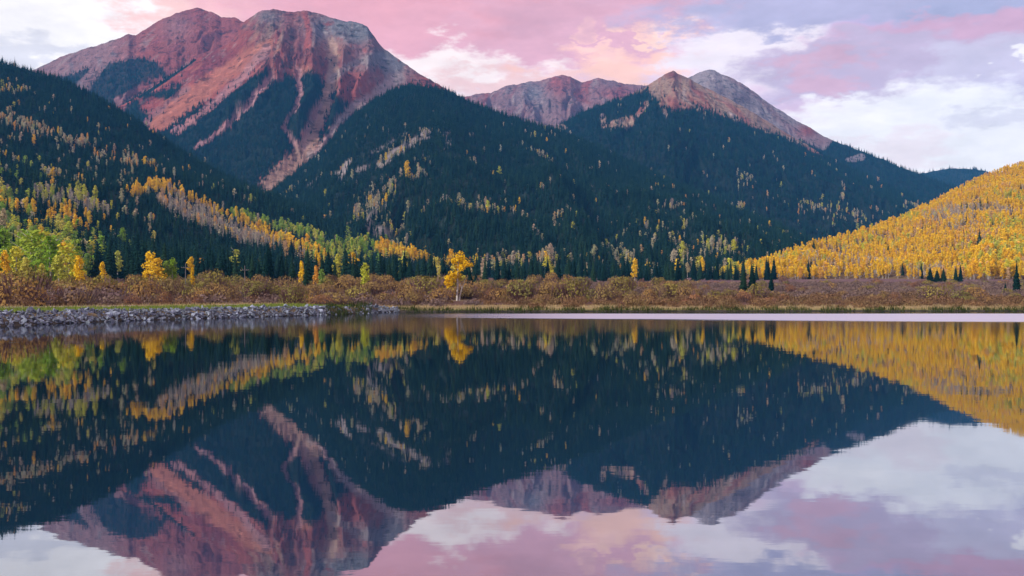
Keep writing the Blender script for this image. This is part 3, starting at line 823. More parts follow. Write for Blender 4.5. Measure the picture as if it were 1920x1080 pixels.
def soil_color(X, Y, Z, px, py, t):
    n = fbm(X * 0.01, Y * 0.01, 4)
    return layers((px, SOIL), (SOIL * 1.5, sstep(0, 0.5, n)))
build_hill('far_hill', 'forested_hill', 'low dark blue forested hill far off on the right skyline',
    [(1560, 380, 4600), (1660, 345, 4600), (1700, 333, 4600), (1730, 324, 4600), (1760, 319, 4600), (1790, 316, 4600), (1815, 316, 4600), (1840, 319, 4600), (1862, 325, 4600), (1920, 345, 4600), (2100, 380, 4600)],
    [(1560, 3200), (2100, 3200)], 4, 60, 1.1, lambda X, Y, px, py, t: 25 * fbm(X * 0.003, Y * 0.003, 4), M['hill'], soil_color)

# bare talus and cliffs on the central forested mountain
TALUS = [([(800, 252, 9), (770, 272, 9), (735, 290, 8), (712, 312, 6)], 0.8), ([(652, 305, 6), (635, 330, 8)], 0.8), ([(665, 322, 4), (690, 312, 5)], 0.6),
         ([(700, 400, 8), (690, 425, 8), (715, 440, 14), (740, 445, 10)], 0.65), ([(838, 255, 8), (845, 275, 6)], 0.5), ([(760, 250, 4), (700, 285, 5)], 0.4), ([(600, 330, 5), (580, 350, 5)], 0.4)]
def talus(px, py):
    w = 0.75 * sstep(0.42, 0.55, fbm(px * 0.05 + 61, py * 0.05, 4)) * np.maximum.reduce([blob(px, py, 790, 270, 80, 40), blob(px, py, 680, 330, 70, 40), blob(px, py, 1180, 330, 120, 40)])
    for pts, k in TALUS:
        d = pline(px + 6 * fbm(px * 0.06, py * 0.06, 3), py + 5 * fbm(px * 0.06 + 3, py * 0.06, 3), pts)
        w = np.maximum(w, k * sstep(1.2, 0.7, d))
    return w
def relief_front(X, Y, px, py, t):
    u = px - 0.7 * (py - 160) * np.sign(px - 760)
    return ridged(u * 0.008 + 3, py * 0.002, 3) * 50 - 30 + 18 * fbm(X * 0.005, Y * 0.005, 4)
def color_front(X, Y, Z, px, py, t):
    n2 = fbm(px * 0.1, py * 0.1, 3)
    col = soil_color(X, Y, Z, px, py, t)
    w = talus(px, py)[..., None]
    return col * (1 - w) + (PALE * 0.75 * (1 + 0.4 * n2[..., None])) * w
build_hill('front', 'forested_mountain', 'dark forested mountain flank in the middle, dotted with pale aspens',
    [(430, 430, 1700), (480, 385, 1750), (520, 352, 1800), (560, 322, 1850), (600, 288, 1900), (630, 255, 1930), (660, 222, 1960), (690, 198, 1980), (715, 180, 2000), (740, 168, 2000), (765, 163, 2000), (790, 163, 2000), (820, 168, 2000), (850, 176, 2000), (880, 190, 2000), (910, 203, 1990), (950, 218, 1980), (990, 231, 1970), (1040, 245, 1950), (1100, 268, 1900), (1180, 305, 1850), (1260, 340, 1780), (1340, 375, 1700), (1420, 410, 1600), (1500, 445, 1480), (1560, 470, 1380), (1640, 495, 1250), (1760, 512, 1100)],
    [(430, 800), (700, 720), (860, 640), (1000, 600), (1400, 600), (1760, 620)], 3.0, 150, 1.35, relief_front, M['hill'], color_front, rough=0.6)

def relief_left(X, Y, px, py, t):
    return 26 * fbm(X * 0.004 + 3, Y * 0.004, 4) + 6 * fbm(X * 0.02, Y * 0.02, 3) + 16 * np.exp(-((px - 330 - (py - 360) * 2.2) / 110) ** 2) * np.exp(-((py - 400) / 70) ** 2)
build_hill('left', 'forested_hill', 'near forested hillside with spruces and autumn aspens on the left',
    [(-900, 40, 1500), (-500, 60, 1500), (-200, 75, 1500), (-100, 95, 1500), (0, 117, 1500), (40, 128, 1500), (80, 140, 1490), (120, 152, 1480), (160, 172, 1470), (200, 193, 1460), (240, 218, 1440), (280, 245, 1420), (320, 272, 1400), (360, 297, 1380), (400, 320, 1350), (440, 341, 1320), (480, 357, 1280), (520, 372, 1230), (560, 388, 1180), (600, 406, 1130), (640, 428, 1080), (680, 443, 1030), (720, 456, 980), (760, 470, 930), (800, 485, 890), (840, 498, 840), (880, 507, 800), (940, 515, 740), (1040, 523, 690)],
    [(-900, 210), (0, 285), (200, 310), (400, 340), (600, 380), (800, 420), (1040, 480)], 4.0, 120, 1.6, relief_left, M['hill'], soil_color, rough=0.5)

def relief_gold(X, Y, px, py, t):
    return 14 * fbm(X * 0.006 + 8, Y * 0.006, 4) + 4 * fbm(X * 0.03, Y * 0.03, 3)
def color_gold(X, Y, Z, px, py, t):
    n = fbm(X * 0.015, Y * 0.015, 4)
    return layers((px, np.array((0.14, 0.10, 0.06))), (np.array((0.22, 0.15, 0.07)), sstep(-0.2, 0.4, n)), (np.array((0.30, 0.27, 0.23)), blob(px, py, 1788, 513, 18, 6)))
build_hill('gold', 'aspen_hill', 'golden hillside covered in yellow aspens on the right',
    [(1320, 545, 600), (1380, 520, 620), (1440, 498, 640), (1480, 480, 680), (1540, 461, 740), (1600, 446, 800), (1640, 432, 840), (1680, 418, 880), (1720, 400, 930), (1760, 380, 980), (1800, 358, 1030), (1840, 338, 1080), (1880, 322, 1130), (1920, 310, 1180), (2000, 280, 1250), (2150, 235, 1300), (2400, 190, 1350), (2800, 160, 1400)],
    [(1320, 560), (1380, 540), (1500, 490), (1700, 460), (1920, 430), (2400, 380), (2800, 300)], 4.0, 110, 1.3, relief_gold, M['hill'], color_gold, rough=0.5)

# ------------------------------------------------------------------ plant meshes
class MB:
    def __init__(self): self.v = []; self.f = []; self.m = []
    def tri(self, a, b, c, m=0):
        i = len(self.v); self.v += [a, b, c]; self.f.append((i, i + 1, i + 2)); self.m.append(m)
    def quad(self, a, b, c, d, m=0):
        i = len(self.v); self.v += [a, b, c, d]; self.f.append((i, i + 1, i + 2, i + 3)); self.m.append(m)
    def tube(self, pts, rads, n=5, m=0, cap=True):
        base = len(self.v)
        for p, r in zip(pts, rads):
            for k in range(n):
                a = 2 * math.pi * k / n
                self.v.append((p[0] + r * math.cos(a), p[1] + r * math.sin(a), p[2]))
        for i in range(len(pts) - 1):
            for k in range(n):
                a = base + i * n + k; b = base + i * n + (k + 1) % n
                self.f.append((a, b, b + n, a + n)); self.m.append(m)
    def leaf(self, p, s, r, m=0, nrm=None, squash=1.0):
        """a leaf spray: one bent quad, roughly facing nrm"""
        if nrm is None:
            nrm = Vector((r.gauss(0, 1), r.gauss(0, 1), r.gauss(0.4, 1)))
        nrm = Vector(nrm)
        if nrm.length < 1e-6: nrm = Vector((0, 0, 1))
        nrm.normalize()
        t = nrm.orthogonal().normalized()
        b = nrm.cross(t)
        a = r.random() * 6.283
        u = (t * math.cos(a) + b * math.sin(a)) * s * r.uniform(0.7, 1.2)
        w = (b * math.cos(a) - t * math.sin(a)) * s * r.uniform(0.5, 0.9) * squash
        p = Vector(p)
        self.quad(tuple(p - u), tuple(p - w + nrm * s * 0.2), tuple(p + u), tuple(p + w - nrm * s * 0.15), m)
    def mesh(self, name, mats):
        return mk_mesh(name, self.v, self.f, mats, self.m)

def spruce_meshes(seed, tiers, per, slim=0.2):
    """unit-height spruce: trunk and a crown of drooping boughs"""
    r = random.Random(seed)
    t = MB()
    t.tube([(0, 0, -0.03), (0, 0, 0.3), (0, 0, 0.97)], [0.016, 0.012, 0.002], 5)
    c = MB()
    for i in range(tiers):
        q = i / (tiers - 1)
        z = 0.09 + 0.88 * q ** 0.92
        rad = slim * (1 - q) ** 0.85 * r.uniform(0.8, 1.12) + 0.012
        n = max(4, int(per * (1 - 0.45 * q)))
        off = r.random() * 6.28
        for k in range(n):
            a = off + 6.283 * k / n + r.uniform(-0.25, 0.25)
            L = rad * r.uniform(0.72, 1.18)
            w = L * r.uniform(0.30, 0.46) + 0.006
            dz = -L * r.uniform(0.25, 0.55)
            ca, sa = math.cos(a), math.sin(a)
            tip = (ca * L, sa * L, z + dz)
            h = 0.06 * (1 - q) + 0.015
            l = (ca * L * 0.55 - sa * w, sa * L * 0.55 + ca * w, z + dz * 0.62)
            rr = (ca * L * 0.55 + sa * w, sa * L * 0.55 - ca * w, z + dz * 0.62)
            c.quad((0, 0, z + h), l, tip, rr)
    c.tri((0.012, 0, 0.93), (-0.008, 0.011, 0.93), (0, 0, 1.0)); c.tri((0.0, -0.012, 0.93), (0.008, 0.011, 0.93), (0, 0, 1.0))
    return t, c

def aspen_meshes(seed, nleaf, size, slender=1.0, bare=0.0, start=0.30, nbr=10, clumps=7):
    """unit-height aspen: pale trunk with limbs; crown of leaf sprays in uneven clumps"""
    r = random.Random(seed)
    t = MB(); c = MB()
    bend = [r.uniform(-0.02, 0.02) for _ in range(4)]
    pts = [(bend[0] * 0, 0, -0.03), (bend[0], bend[1], 0.3), (bend[1], bend[2], 0.62), (bend[2], bend[3], 0.95)]
    t.tube(pts, [0.016, 0.013, 0.009, 0.003], 5)
    tips = []
    for i in range(nbr):
        z = r.uniform(start, 0.9)
        a = r.random() * 6.283
        L = (0.16 * slender) * (1.15 - abs(z - 0.55)) * r.uniform(0.6, 1.1)
        p0 = (0, 0, z); p1 = (math.cos(a) * L, math.sin(a) * L, z + L * r.uniform(0.5, 1.0))
        t.tube([p0, p1], [0.006, 0.0016], 3)
        tips.append(p1)
    cl = []
    for i in range(clumps):
        q = (i + 0.5) / clumps
        z = start + (0.97 - start) * q
        prof = math.sin(math.pi * min(1, (q * 0.86 + 0.14))) ** 0.7
        a = r.random() * 6.283
        d = 0.075 * slender * prof * r.uniform(0.3, 1.2)
        cl.append((math.cos(a) * d, math.sin(a) * d, z, (0.062 * slender + 0.05 * prof * slender) * r.uniform(0.8, 1.2), 0.085 * r.uniform(0.8, 1.3)))
    for k in range(nleaf):
        x, y, z, rr, rz = cl[k % clumps]
        d = Vector((r.gauss(0, 1), r.gauss(0, 1), r.gauss(0, 1))).normalized()
        f = r.random() ** 0.45
        p = (x + d.x * rr * f, y + d.y * rr * f, z + d.z * rz * f)
        n = Vector((d.x, d.y, d.z + 0.35)) + Vector((r.gauss(0, .6), r.gauss(0, .6), r.gauss(0, .6)))
        c.leaf(p, size * r.uniform(0.7, 1.3), r, 0, n)
    if bare > 0:
        for k in range(int(bare)):
            x, y, z, rr, rz = cl[k % clumps]
            a = r.random() * 6.283
            p0 = (x * 0.3, y * 0.3, z - 0.05)
            p1 = (x + math.cos(a) * rr * 1.2, y + math.sin(a) * rr * 1.2, z + rz * r.uniform(-0.2, 1.2))
            w = 0.0045
            c.tri((p0[0] - w, p0[1], p0[2]), (p0[0] + w, p0[1] + w, p0[2]), p1, 1)
    return t, c

def willow_meshes(seed, nstem, nleaf, size, flat=0.8, leafy=0.35):
    """unit-radius willow: a dome of upright stems and leaf sprays over its upper half"""
    r = random.Random(seed)
    st = MB(); c = MB()
    H = flat * 1.25
    lob = [(r.uniform(-0.5, 0.5), r.uniform(-0.5, 0.5), r.uniform(0.75, 1.08)) for _ in range(6)]
    def top(x, y):
        return max(h * math.sqrt(max(0.0, 1 - ((x - a) ** 2 + (y - b) ** 2) / 0.62)) for a, b, h in lob) * H
    for k in range(nstem):
        a = r.random() * 6.283; d = math.sqrt(r.random())
        x, y = math.cos(a) * d, math.sin(a) * d
        z = max(0.22, top(x, y) * r.uniform(0.75, 1.22))
        p0 = (x * 0.45, y * 0.45, -0.05); w = 0.012
        t = r.random() * 6.283
        wx, wy = math.cos(t) * w, math.sin(t) * w
        st.quad((p0[0] - wx, p0[1] - wy, p0[2]), (p0[0] + wx, p0[1] + wy, p0[2]), (x * 0.9 + wx * .6, y * 0.9 + wy * .6, z * 0.7), (x - wx * .5, y - wy * .5, z))
    for k in range(nleaf):
        a = r.random() * 6.283; d = math.sqrt(r.random()) * 1.02
        x, y = math.cos(a) * d, math.sin(a) * d
        h = max(0.15, top(x, y))
        z = h * (1 - (1 - leafy) * r.random() ** 1.7) + r.gauss(0, 0.03)
        n = Vector((x * 1.3, y * 1.3, 0.8)) + Vector((r.gauss(0, .4), r.gauss(0, .4), r.gauss(0, .35)))
        c.leaf((x, y, z), size * r.uniform(0.6, 1.4), r, 0, n)
    return st, c

# near (parts kept apart) and far (one light mesh) versions of every kind
NEAR = {}; FAR = {}
def joined(name, parts, mats):
    v = []; f = []; m = []
    for mb, off in parts:
        b = len(v); v += mb.v
        f += [tuple(i + b for i in q) for q in mb.f]
        m += [k + off for k in mb.m]
    return mk_mesh(name, v, f, mats, m)
FARC = bpy.data.collections.new('plant_library')
FAR_IDX = {}
_n = 0
def far_add(kind, mesh):
    global _n
    o = bpy.data.objects.new('lib_%03d' % _n, mesh)
    FARC.objects.link(o)
    FAR_IDX.setdefault(kind, []).append(_n)
    _n += 1
for i in range(5):
    t, c = spruce_meshes(100 + i, 26, 11, 0.15 + 0.025 * (i % 3))
    NEAR.setdefault('spruce', []).append((t.mesh('trunk', [M['bark_spruce']]), c.mesh('crown', [M['spruce']])))
    t, c = spruce_meshes(200 + i, 10, 7, 0.155 + 0.025 * (i % 3))
    far_add('spruce', joined('spruce_far', [(c, 0)], [M['spruce']]))
for kind, nl, bare in (('yellow', 1, 0), ('orange', 1, 0), ('green', 1, 0), ('lime', 1, 0), ('pale', 0.6, 40), ('twig', 0.0, 110)):
    leafm = M[kind] if kind != 'twig' else M['pale']
    for i in range(4):
        sl = (0.8, 1.15, 1.0, 1.35)[i] * (1.3 if kind in ('green', 'lime') else 1.0)
        st = (0.32, 0.25, 0.42, 0.2)[i] if kind not in ('pale', 'twig') else (0.35, 0.42, 0.3, 0.45)[i]
        t, c = aspen_meshes(300 + i * 7 + hash(kind) % 3 * 0 + len(kind) * 31, int(520 * nl) + (60 if kind == 'twig' else 0), 0.030, sl, bare * 3, st, 12, 9)
        NEAR.setdefault(kind, []).append((t.mesh('trunk', [M['bark_aspen']]), c.mesh('crown', [leafm, M['twig']])))
        t, c = aspen_meshes(500 + i * 7 + len(kind) * 31, int(110 * nl) + (8 if kind == 'twig' else 0), 0.052, sl, bare, st, 3, 7)
        for k in range(len(c.m)): pass
        far_add(kind, joined('aspen_far', [(t, 2), (c, 0)], [leafm, M['twig'], M['bark_aspen']]))
for kind, leaf in (('gold', 'willow_gold'), ('olive', 'willow_olive'), ('rust', 'willow_rust')):
    for i in range(4):
        st, c = willow_meshes(700 + i + len(kind) * 13, 150, 620 if kind != 'rust' else 420, 0.055, (0.85, 0.7, 0.95, 0.75)[i], (0.45, 0.35, 0.3, 0.5)[i])
        NEAR.setdefault(kind, []).append((st.mesh('stems', [M['willow_stem']]), c.mesh('leaves', [M[leaf]])))
        st, c = willow_meshes(760 + i + len(kind) * 13, 70, 170, 0.10, (0.85, 0.7, 0.95, 0.75)[i], 0.4)
        far_add(kind, joined('willow_far', [(st, 0), (c, 1)], [M['willow_stem'], M[leaf]]))
for kind, leaf in (('brush_purple', 'brush_purple'), ('brush_rust', 'brush_rust')):
    for i in range(4):
        st, c = willow_meshes(860 + i + len(kind) * 13, 90, 110, 0.085, 0.55, 0.2)
        far_add(kind, joined('brush_far', [(st, 0), (c, 0)], [M[leaf]]))

# ------------------------------------------------------------------ where everything grows
PL = []       # dicts of arrays: kind, x, y, z, h, zone
def crest_py(key, px):
    h = HILLS[key]
    return np.interp(px, h.PXs, h.Cy, left=1e4, right=1e4)
def sample_hill(key, spacing, front=(), pxr=None, tmax=1.02, tmin=0.0):
    h = HILLS[key]
    p0, p1 = pxr if pxr else (h.PXs[0], h.PXs[-1])
    y0, y1 = h.Db.min(), h.Dc.max()
    xm0 = min((p0 - 960) / F * y for y in (y0, y1)); xm1 = max((p1 - 960) / F * y for y in (y0, y1))
    n = int((xm1 - xm0) * (y1 - y0) / spacing ** 2)
    x = rng.uniform(xm0, xm1, n); y = rng.uniform(y0, y1, n)
    px = 960 + F * x / y
    ok = (px >= p0) & (px <= p1)
    x, y, px = x[ok], y[ok], px[ok]
    z, t = hill_z(h, px, y)
    py = HOR - F * (z - EYE) / y
    ok = (t > tmin) & (t < tmax)
    for k in front:                        # leave out what a nearer hill hides
        ok &= py < crest_py(k, px) + 22
    ok &= z > ground_z(x, y) - 1.0
    return x[ok], y[ok], z[ok], px[ok], py[ok], t[ok]
def put(x, y, z, h, kind, zone):
    PL.append(dict(x=np.asarray(x), y=np.asarray(y), z=np.asarray(z), h=np.asarray(h), kind=np.asarray(kind, dtype='U12'), zone=np.full(len(x), zone, dtype='U16')))
def choose(n, probs):
    """probs: list of (kind, weight array); the rest is spruce"""
    kinds = [k for k, _ in probs]
    W = np.stack([np.broadcast_to(np.clip(w, 0, 1), (n,)) for _, w in probs])
    u = rng.random(n)
    out = np.full(n, 'spruce', dtype='U12')
    acc = np.zeros(n)
    for k, w in zip(kinds, W):
        hit = (u >= acc) & (u < acc + w)
        out[hit] = k
        acc = acc + w
    return out
# -- far mountains: spruce with bare ground left open
for key, sp, cov, front, pxr, hh in (
        ('massif', 7.0, massif_cover, ('left', 'front'), (120, 880), 12),
        ('left_peak', 8.0, left_peak_cover, ('left', 'massif'), (60, 345), 12),
        ('right_peak', 8.5, right_cover, ('front', 'gold'), (1000, 1800), 14),
        ('rear_peak', 10.0, rear_cover, ('front', 'gold', 'right_peak'), (1440, 1900), 14),
        ('far_hill', 12.0, lambda a, b: np.ones_like(a), ('gold', 'rear_peak'), (1680, 1960), 17)):
    x, y, z, px, py, t = sample_hill(key, sp, front, pxr)
    ok = rng.random(len(x)) < cov(px, py)
    sparse = rng.random(len(x)) < 0.035
    ok |= sparse & (py > 110) & (t < 0.85) & (pline(px, py, CHUTES[0][0]) > 1.1)
    x, y, z, px, py = x[ok], y[ok], z[ok], px[ok], py[ok]
    n = len(x)
    cl = fbm(px * 0.035 + 3, py * 0.06, 4)
    w = np.zeros(n)
    if key == 'right_peak':
        w = np.maximum(0.6 * sstep(0.28, 0.5, cl) * sstep(300, 360, py), 0.8 * np.maximum(blob(px, py, 1545, 392, 40, 10), blob(px, py, 1600, 410, 35, 14))) + 0.01
        w = np.maximum(w, 0.7 * blob(px, py, 1395, 345, 14, 14))
    kind = choose(n, [('pale', w * 0.6), ('orange', w * 0.18), ('lime', w * 0.15)])
    h = hh * rng.uniform(0.7, 1.25, n) * np.where(kind == 'spruce', 1, 0.85)
    put(x, y, z, h, kind, key)
# -- the dark central mountain
x, y, z, px, py, t = sample_hill('front', 4.7, ('left', 'gold'), (440, 1640))
ok = (rng.random(len(x)) > talus(px, py) * 0.9) & (rng.random(len(x)) > 0.5 * sstep(0.25, 0.5, fbm(x * 0.02 + 31, y * 0.008, 3)))
x, y, z, px, py = x[ok], y[ok], z[ok], px[ok], py[ok]
n = len(x)
cl = fbm(x * 0.012 + 3, y * 0.012, 4); cl2 = fbm(x * 0.03 + 9, y * 0.03 + 4, 3)
low = sstep(330, 480, py)
w = 0.006 + 0.42 * sstep(0.30, 0.46, cl) * sstep(230, 330, py) + 0.5 * low * sstep(0.30, 0.45, cl2) * sstep(-0.1, 0.2, cl)
w += 0.22 * sstep(465, 495, py) * sstep(0.05, 0.3, cl2) * sstep(880, 960, px)
w = np.maximum(w, 0.8 * np.maximum.reduce([blob(px, py, 945, 497, 50, 9), blob(px, py, 1022, 494, 28, 8), 0.8 * blob(px, py, 1172, 492, 22, 10), 0.7 * blob(px, py, 1330, 470, 60, 10), 0.6 * blob(px, py, 1230, 440, 40, 10)]))
w = np.maximum(w, 0.85 * blob(px, py, 700, 388, 20, 26)); w = np.maximum(w, 0.8 * blob(px, py, 672, 408, 8, 12)); w = np.maximum(w, 0.8 * blob(px, py, 730, 360, 12, 20))
w = np.maximum(w, 0.6 * sstep(1.3, 0.6, pline(px, py, TALUS[0][0])))
w *= sstep(200, 250, py)
hue = fbm(x * 0.006 + 40, y * 0.006, 3)
kind = choose(n, [('pale', w * (0.62 - 0.1 * low)), ('orange', w * 0.05 * (1 + 1.0 * (hue > 0))), ('yellow', w * 0.06), ('lime', w * 0.09 * (1 + low)), ('twig', w * 0.16)])
h = 9.4 * rng.lognormal(0, 0.26, n) * (1 + 0.35 * fbm(x * 0.02, y * 0.02 + 9, 2)) * np.where(kind == 'spruce', 1, 0.85)
put(x, y, z, h, kind, 'front')
# -- the near hillside on the left
x, y, z, px, py, t = sample_hill('left', 4.4, (), (-260, 1030))
n = len(x)
cl = fbm(x * 0.014 + 13, y * 0.014, 4); cl2 = fbm(x * 0.04 + 9, y * 0.04 + 4, 3)
GOLD_LINE = [(240, 372, 5), (300, 352, 8), (360, 377, 5), (420, 410, 5), (480, 437, 7), (540, 463, 7), (600, 488, 8)]
GOLD_LINE2 = [(700, 478, 7), (760, 484, 8), (810, 494, 7), (850, 504, 6)]
gold = sstep(1.5, 0.6, pline(px, py, GOLD_LINE)); gold2 = sstep(1.4, 0.6, pline(px, py, GOLD_LINE2))
greybelt = sstep(1.2, 0.7, pline(px, py, [(310, 378, 18), (380, 408, 24), (450, 440, 20), (540, 478, 13), (600, 500, 9)]))
greybelt2 = sstep(1.2, 0.7, pline(px, py, [(75, 372, 12), (140, 382, 14), (200, 400, 10)]))
tw = 16 * fbm(px * 0.025, py * 0.03 + 6, 4)
tanline = sstep(-0.25, 0.2, cl2) * sstep(1.7, 0.4, pline(px + tw, py + tw, [(-100, 190, 10), (0, 222, 10), (60, 245, 10), (150, 272, 9), (250, 312, 8)]))
grove = np.maximum(blob(px, py, 70, 505, 90, 55), 0.5 * blob(px, py, 10, 400, 50, 50))
softgreen = np.maximum(blob(px, py, 640, 478, 60, 16), sstep(1.3, 0.6, pline(px, py, [(440, 410, 7), (520, 432, 8), (600, 452, 8)])) * 0.8)
specks = 0.02 + 0.45 * sstep(0.28, 0.5, cl) * sstep(700, 500, px) + 0.22 * sstep(0.35, 0.55, cl2) * sstep(180, 230, py)
specks *= 1 - 0.85 * sstep(455, 475, py) * sstep(180, 240, px)
specks *= 0.25 + 0.75 * sstep(1.0, 2.2, (py - np.interp(px, HILLS['left'].PXs, HILLS['left'].Cy)) / 30)
mid = sstep(330, 400, py) * sstep(480, 430, py) * sstep(260, 140, px)          # lime and yellow groves above the near grove
w_gold = np.clip(gold * 0.85 + gold2 * 0.85 + specks * 0.15 + 0.55 * mid * (cl < -0.15) * (cl2 > -0.1), 0, 0.9)
w_orange = np.clip(specks * 0.10 + tanline * 0.25 + greybelt * 0.06 + 0.05 * gold, 0, 0.5)
w_pale = np.clip(tanline * 0.4 + 0.3 * sstep(0.2, 0.4, cl2) * sstep(240, 300, py) * sstep(440, 400, py) * sstep(330, 250, px) + specks * 0.45, 0, 0.5)
w_twig = np.clip((greybelt + greybelt2) * 0.85 * (1 - gold), 0, 0.85)
w_green = np.clip(grove * 0.62 * sstep(0.2, -0.3, cl2 - 0.1) + softgreen * 0.55, 0, 0.8)
w_lime = np.clip(grove * 0.3 + softgreen * 0.3 + 0.6 * mid * sstep(0.08, 0.22, cl) + specks * 0.15, 0, 0.8)
edge_l = sstep(455, 480, py) * sstep(150, 190, px) * sstep(640, 520, px)
w_twig *= 1 - edge_l; w_pale *= 1 - edge_l
tot = w_gold + w_orange + w_pale + w_twig + w_green + w_lime
k = np.minimum(1, 0.95 / np.maximum(tot, 1e-6))
kind = choose(n, [('yellow', w_gold * k), ('orange', w_orange * k), ('pale', w_pale * k), ('twig', w_twig * k), ('green', w_green * k), ('lime', w_lime * k)])
h = rng.lognormal(0, 0.22, n) * (8.6 + 3.2 * sstep(750, 350, y)) * np.where(kind == 'spruce', 1.0, 0.92)
put(x, y, z, h, kind, 'left')
# -- golden hill on the right
x, y, z, px, py, t = sample_hill('gold', 3.3, (), (1340, 2120))
n = len(x)
cl = fbm(x * 0.016 + 53, y * 0.016, 4); cl2 = fbm(x * 0.05 + 29, y * 0.05 + 4, 3)
gap = blob(px, py, 1788, 513, 20, 6)
w_twig = np.clip(0.7 * sstep(0.26, 0.42, cl) * sstep(0.95, 0.8, t) + 0.75 * np.maximum(blob(px, py, 1780, 410, 60, 16), blob(px, py, 1580, 500, 80, 10) * 0.9) + 0.15 * sstep(0.3, 0.5, cl2), 0, 0.85) * sstep(0.97, 0.85, t)
w_twig *= 1 - 0.9 * blob(px, py, 1900, 480, 90, 40)
w_lime = np.clip(0.6 * sstep(0.1, 0.45, fbm(x * 0.012 + 5, y * 0.012 + 80, 3)) + 0.6 * blob(px, py, 1900, 490, 70, 28) + 0.4 * blob(px, py, 1640, 460, 60, 14), 0, 0.8)
w_spr = 0.006 + 0.22 * sstep(0.40, 0.6, cl2) * sstep(0.7, 0.2, t) + 0.05 * sstep(0.25, 0.45, cl)
left_ = np.clip(1 - w_twig, 0, 1)
kind = choose(n, [('twig', w_twig), ('lime', w_lime * left_ * 0.8), ('spruce', w_spr), ('orange', left_ * (1 - w_lime) * (0.05 + 0.32 * sstep(0.05, 0.4, fbm(x * 0.02 + 71, y * 0.02, 3)))), ('yellow', np.ones(n))])
ok = rng.random(n) > gap
h = rng.uniform(0.75, 1.2, n) * 6.6 * np.where(kind == 'spruce', 1.5, 1.0)
h = np.where((px > 1820) & (py > 455), h * 1.35, h)
x, y, z, h, kind = x[ok], y[ok], z[ok], h[ok], kind[ok]
put(x, y, z, h, kind, 'gold')
# -- spruces and aspens along the foot of the slopes, on the valley floor
def valley(n, pxr, yr):
    px = rng.uniform(*pxr, n); y = np.sqrt(rng.uniform(yr[0] ** 2, yr[1] ** 2, n))
    x = (px - 960) / F * y
    return x, y, ground_z(x, y), px
x, y, z, px = valley(900, (180, 1460), (285, 600))
edge = interp([(180, 300), (400, 300), (620, 300), (860, 360), (1000, 420), (1200, 470), (1460, 540)], px)
ok = (y > edge) & (y < edge + 130) & (rng.random(len(x)) < np.where((px > 1010) & (px < 1150), 0.6, 1))
x, y, z, px = x[ok], y[ok], z[ok], px[ok]
n = len(x)
kind = choose(n, [('lime', np.where(px > 860, 0.02, 0.03)), ('pale', np.where(px > 860, 0.015, 0.0)), ('yellow', np.where(px > 860, 0.006, 0.02))])
put(x, y, z, rng.uniform(8, 14, n) * np.where(px > 860, 0.95, 1.05), kind, 'foot')
x, y, z, px = valley(70, (-120, 150), (225, 330))
ok = py_ok = (px < 128) | (y > 290)
x, y, z = x[ok], y[ok], z[ok]
kind = choose(len(x), [('green', 0.6), ('lime', 0.3), ('yellow', 0.04)])
put(x, y, z, rng.uniform(10, 17, len(x)) * (0.75 + 0.25 * (y > 260)), kind, 'foot')

# -- willows: olive and gold thicket on the left, low brush on the right
def willows(n, pxr, dr):
    px = rng.uniform(*pxr, n); y = np.sqrt(rng.uniform(60 ** 2, 420 ** 2, n))
    x = (px - 960) / F * y
    d = lake_dist(x, y)
    ok = (d > dr[0]) & (d < dr[1])
    return x[ok], y[ok], d[ok], px[ok]
x, y, d, px = willows(2600, (-120, 1330), (14, 190))
nz = fbm(x * 0.03, y * 0.03 + 77, 3)
ok = (rng.random(len(x)) < 0.22 + 0.40 * sstep(-0.2, 0.3, nz)) & (d > interp([(-120, 17), (600, 15), (820, 22), (1330, 22)], px) + 4 * nz)
ok &= rng.random(len(x)) < interp([(0, 1), (1100, 1), (1250, 0.45), (1330, 0.25)], px)
x, y, d, px = x[ok], y[ok], d[ok], px[ok]
n = len(x)
rust = sstep(40, 18, d) * interp([(0, 0.35), (600, 0.5), (800, 1), (1330, 1)], px)
kind = choose(n, [('rust', 0.15 + 0.65 * rust), ('olive', 0.30 * (1 - rust)), ('gold', np.ones(n))])
h = np.where(kind == 'rust', rng.uniform(1.0, 1.9, n), rng.uniform(1.7, 3.5, n)) * (0.72 + 0.28 * sstep(18, 50, d))
ok = ~((np.abs(px - 858) < 30) & (y < 194))
put(x[ok], y[ok], ground_z(x[ok], y[ok]), h[ok], kind[ok], 'willow')
x, y, d, px = willows(11000, (-120, 2050), (3.5, 330))
nz = fbm(x * 0.04 + 5, y * 0.04 + 77, 3)
left_bank = sstep(-8, -17, x) * sstep(132, 124, y)
ok = (rng.random(len(x)) < 0.40 + 0.6 * sstep(-0.25, 0.15, nz)) & (d > np.where(px > 800, 6.5, 16) + 4 * nz)
ok &= (px > 1080) | (d < 60) | (rng.random(len(x)) < 0.45)
x, y, d, px = x[ok], y[ok], d[ok], px[ok]
n = len(x)
kind = np.where(rng.random(n) < sstep(110, 55, d + 18 * fbm(x * 0.02, y * 0.02, 2)), 'brush_rust', 'brush_purple')
kind = np.where((px < 900) & (rng.random(n) < 0.72), 'brush_purple', kind)
h = rng.uniform(0.7, 1.8, n) * (1 + 0.7 * fbm(x * 0.05 + 8, y * 0.05, 3)) * np.where(d < 40, 0.85, 1.0) * np.where((px < 760) & (d < 45), 1.45, 1.0)
ok = ~((np.abs(px - 858) < 24) & (y < 194))
put(x[ok], y[ok], ground_z(x[ok], y[ok]), h[ok], kind[ok], 'brush')
